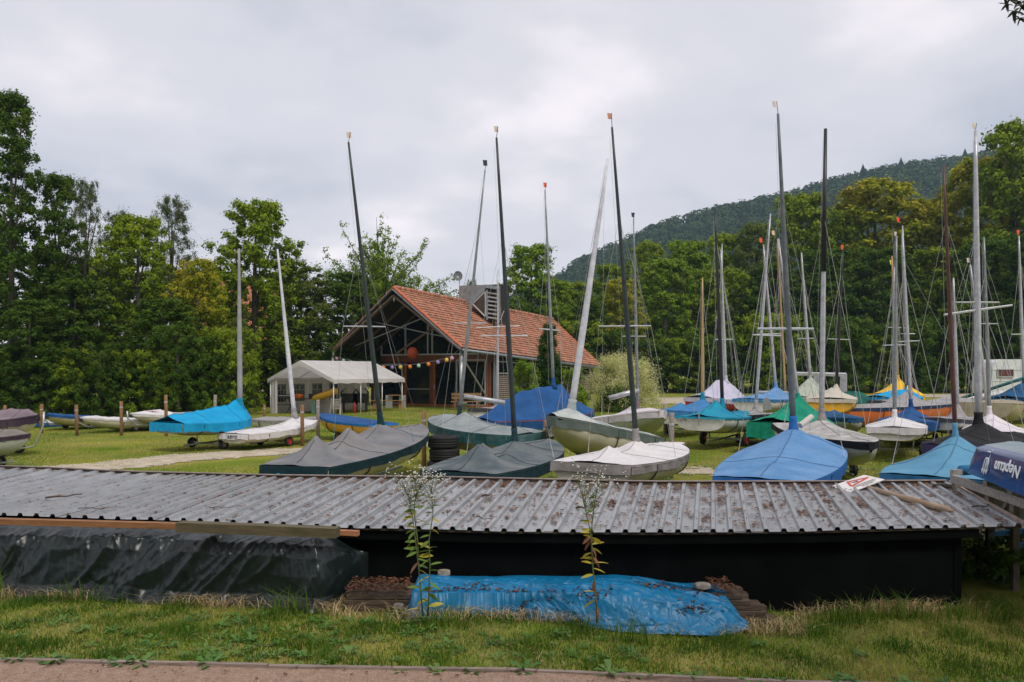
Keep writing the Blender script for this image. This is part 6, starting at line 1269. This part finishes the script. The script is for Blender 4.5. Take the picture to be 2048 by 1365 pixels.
# ---------------------------------------------------------------- tall weeds in front of the shed, overhanging maple leaves
STEM = mat('weed_stem', (.07, .12, .03), (.12, .15, .05), 8, .7)
lv = [mat('weed_leaf_green', (.11, .20, .02), (.18, .27, .03), 20, .5, trans=.35), mat('weed_leaf_yellow', (.45, .38, .03), (.58, .46, .05), 20, .5, trans=.35), mat('weed_leaf_brown', (.20, .08, .04), (.30, .14, .07), 20, .8)]
PET = solid('petal_white', (.66, .64, .58), .8)
def lmesh():
    me = bpy.data.meshes.new('leaf_blade'); n = 6; vs = []; fs = []
    for i in range(n+1):
        t = i/n; w = .16*math.sin(math.pi*min(1, t*.93+.05))**.8; z = -.28*t*t; vs += [(t, -w, z+.03), (t, 0, z), (t, w, z+.03)]
        if i: b = (i-1)*3; fs += [(b, b+1, b+4, b+3), (b+1, b+2, b+5, b+4)]
    me.from_pydata(vs, [], fs); me.materials.append(lv[0]); return me
LM = lmesh()
def weed(stems, Y, label, seed):
    rnd = random.Random(seed); b0 = at(stems[0][0][0], stems[0][0][1], Y); r = thing('fleabane', label, 'plant', b0)
    Mi = rootmat(r).inverted(); fl = MB(); tw_ = MB()
    for (pts, leafset) in stems_iter(stems):
        P = [at(px, py, Y-.02*i) for i, (px, py) in enumerate(pts)]; n = len(P); MB().tube(P, [.008-.005*i/(n-1) for i in range(n)], 6).build('stem', STEM, r, True)
        for (t, a, L, mi) in leafset:
            s = t*(n-1); i = min(int(s), n-2); p = P[i].lerp(P[i+1], s-i)
            o = bpy.data.objects.new('leaf', LM); S.collection.objects.link(o); o.parent = r
            o.matrix_local = Mi@Matrix.Translation(p)@Matrix.Rotation(math.radians(a), 4, 'Z')@Matrix.Rotation(rnd.uniform(-.5, .6)+(.9 if mi == 2 else 0), 4, 'Y')@Matrix.Rotation(rnd.uniform(-.9, .9), 4, 'X')@Matrix.Scale(L, 4)
            o.material_slots[0].link = 'OBJECT'; o.material_slots[0].material = lv[mi]
        top = P[-1]; st = P[int(n*.62)]
        for k in range(26):
            s0 = P[-1].lerp(P[-2], rnd.random()) if k % 2 else P[-2].lerp(P[-3], rnd.random()*.8); e = s0+Vector((rnd.gauss(0, .11), rnd.gauss(0, .05), rnd.uniform(.08, .24)))
            tw_.tube([s0, s0.lerp(e, .5)+Vector((0, 0, .02)), e], [.0025, .002, .0015], 4)
            for q in range(3):
                c = e+Vector((rnd.gauss(0, .018), rnd.gauss(0, .015), rnd.gauss(0, .018))); fl.ball(c, rnd.uniform(.006, .010), 6, 4, .6)
    q = tw_.build('flower_stalks', STEM, r); q['kind'] = 'stuff'; q = fl.build('flower_heads', PET, r); q['kind'] = 'stuff'
def stems_iter(st):
    out = []
    for pts in st:
        ls = []; rr = random.Random(int(pts[0][0])+int(pts[-1][0]))
        for k in range(22):
            t = .06+.86*k/22+rr.uniform(-.01, .01); low = pts is not None and t < .45; L = .135*(1-.78*t)+.018
            mi = (2 if rr.random() < .5 else 1) if t < .12 else (rr.choice([1, 1, 1, 2]) if WY and t < .6 else rr.choice([0, 0, 0, 0, 1])); ls.append((t, rr.choice([0, 180, 200, -20, 160, 30])+rr.uniform(-35, 35), L, mi))
        out.append((pts, ls))
    return out
WY = False
weed([[(846, 1232), (842, 1190), (838, 1140), (832, 1090), (826, 1040), (818, 995), (808, 975)], [(856, 1232), (858, 1180), (860, 1130), (858, 1080), (866, 1030), (864, 1000), (862, 980)], [(838, 1140), (836, 1090), (830, 1040), (828, 1010), (836, 985), (842, 975)]], 7.6, 'tall fleabane with two green leafy stems and white flower sprays, left of the blue tarpaulin', 3)
WY = True
weed([[(1194, 1246), (1192, 1190), (1186, 1140), (1184, 1090), (1178, 1050), (1166, 1000), (1158, 966)], [(1186, 1140), (1183, 1090), (1184, 1050), (1190, 1000), (1196, 976)]], 7.5, 'tall fleabane with one yellowing withered stem and white flower sprays, over the blue tarpaulin', 5)
# palmate leaves of a tree branch hanging into the top right corner
br = thing('maple_tree', 'maple by the path, only its dark lobed overhanging leaves showing in the top right corner', 'tree', (9.5, -1.5, -.4))
MLF = mat('maple_leaf', (.012, .024, .008), (.02, .036, .01), 10, .6, trans=.12)
V, Fc, rn = leaves(np.array([(9.5+random.gauss(0, 1.9), -3.0+random.gauss(0, 1.6), 10+random.gauss(0, 1.6)) for _ in range(170)]), np.full((170, 3), .9), 90, .22); mesh_obj('crown', V, Fc, L_DARK, br, False, rn)
MB().tube([(9.5, -1.5, -.5), (9.4, -1.6, 3), (9.3, -2, 8), (9.5, -2.8, 11)], [.3, .24, .16, .05], 10).build('trunk', BARK, br, True)
MB().tube([(9.35, -1.8, 6.5), (8, 1, 6.8), (6, 3.6, 5.6), at(2120, -40, 5.1)], [.08, .05, .03, .012], 6).build('limb', BARK, br, True)
n = 1500; C = np.stack([RNG.uniform(-26, 26, n), RNG.uniform(-17, -11, n), RNG.uniform(.5, 13, n)**1.0], 1); V, Fc, rn = leaves(C, np.full((n, 3), 1.2), 60, .42)
tag(mesh_obj('roadside_wood', V, Fc, L_DARK, None, False, rn), 'wood on the near side of the path, behind the viewpoint', kind='stuff')
MB().tube([at(2120, -40, 5.1), at(2060, -5, 5), at(2030, 15, 4.95)], [.012, .007, .003], 6).build('twig', BARK, br)
def maple(cx, cy, s, rot, Y):
    c = at(cx, cy, Y); pts = []
    for k in range(5):
        a = rot+math.radians(-110+55*k); l = [.72, .95, 1.1, .95, .72][k]
        for (da, ll) in ((-.36, .34), (-.16, .66), (0, 1), (.16, .66), (.36, .34)): pts.append((a+da, ll*l))
    vs = [c]+[c+Vector((math.cos(a)*l*s, .15*s*math.sin(a*3), math.sin(a)*l*s)) for a, l in pts]; n = len(vs)
    fs = [(0, i, i+1) for i in range(1, n-1)]; MB().add(vs, fs).build('leaf', MLF, br)
for a in [(2028, 22, .075, -1.4, 5.0), (2014, 8, .06, -2.3, 5.05), (2045, 10, .07, -1.0, 4.95), (2040, 36, .05, -1.8, 5.02), (2020, -6, .07, -1.9, 5.1), (2052, 28, .06, -.9, 4.9), (2036, 2, .06, -2.0, 5.08), (2060, -8, .08, -1.2, 5.0)]: maple(*a)
# ---------------------------------------------------------------- haze
HAZE = True
if HAZE:
    hm = bpy.data.materials.new('haze'); hm.use_nodes = True; n_ = hm.node_tree.nodes; n_.clear(); pv = n_.new('ShaderNodeVolumePrincipled'); pv.inputs['Color'].default_value = (.55, .78, 1.0, 1); pv.inputs['Density'].default_value = .00026; pv.inputs['Anisotropy'].default_value = 0.1
    ou = n_.new('ShaderNodeOutputMaterial'); hm.node_tree.links.new(pv.outputs[0], ou.inputs['Volume'])
    o = MB().box((100, 350, 100), (1500, 780, 204)).build('haze', hm); tag(o, 'thin bluish summer haze', kind='stuff')
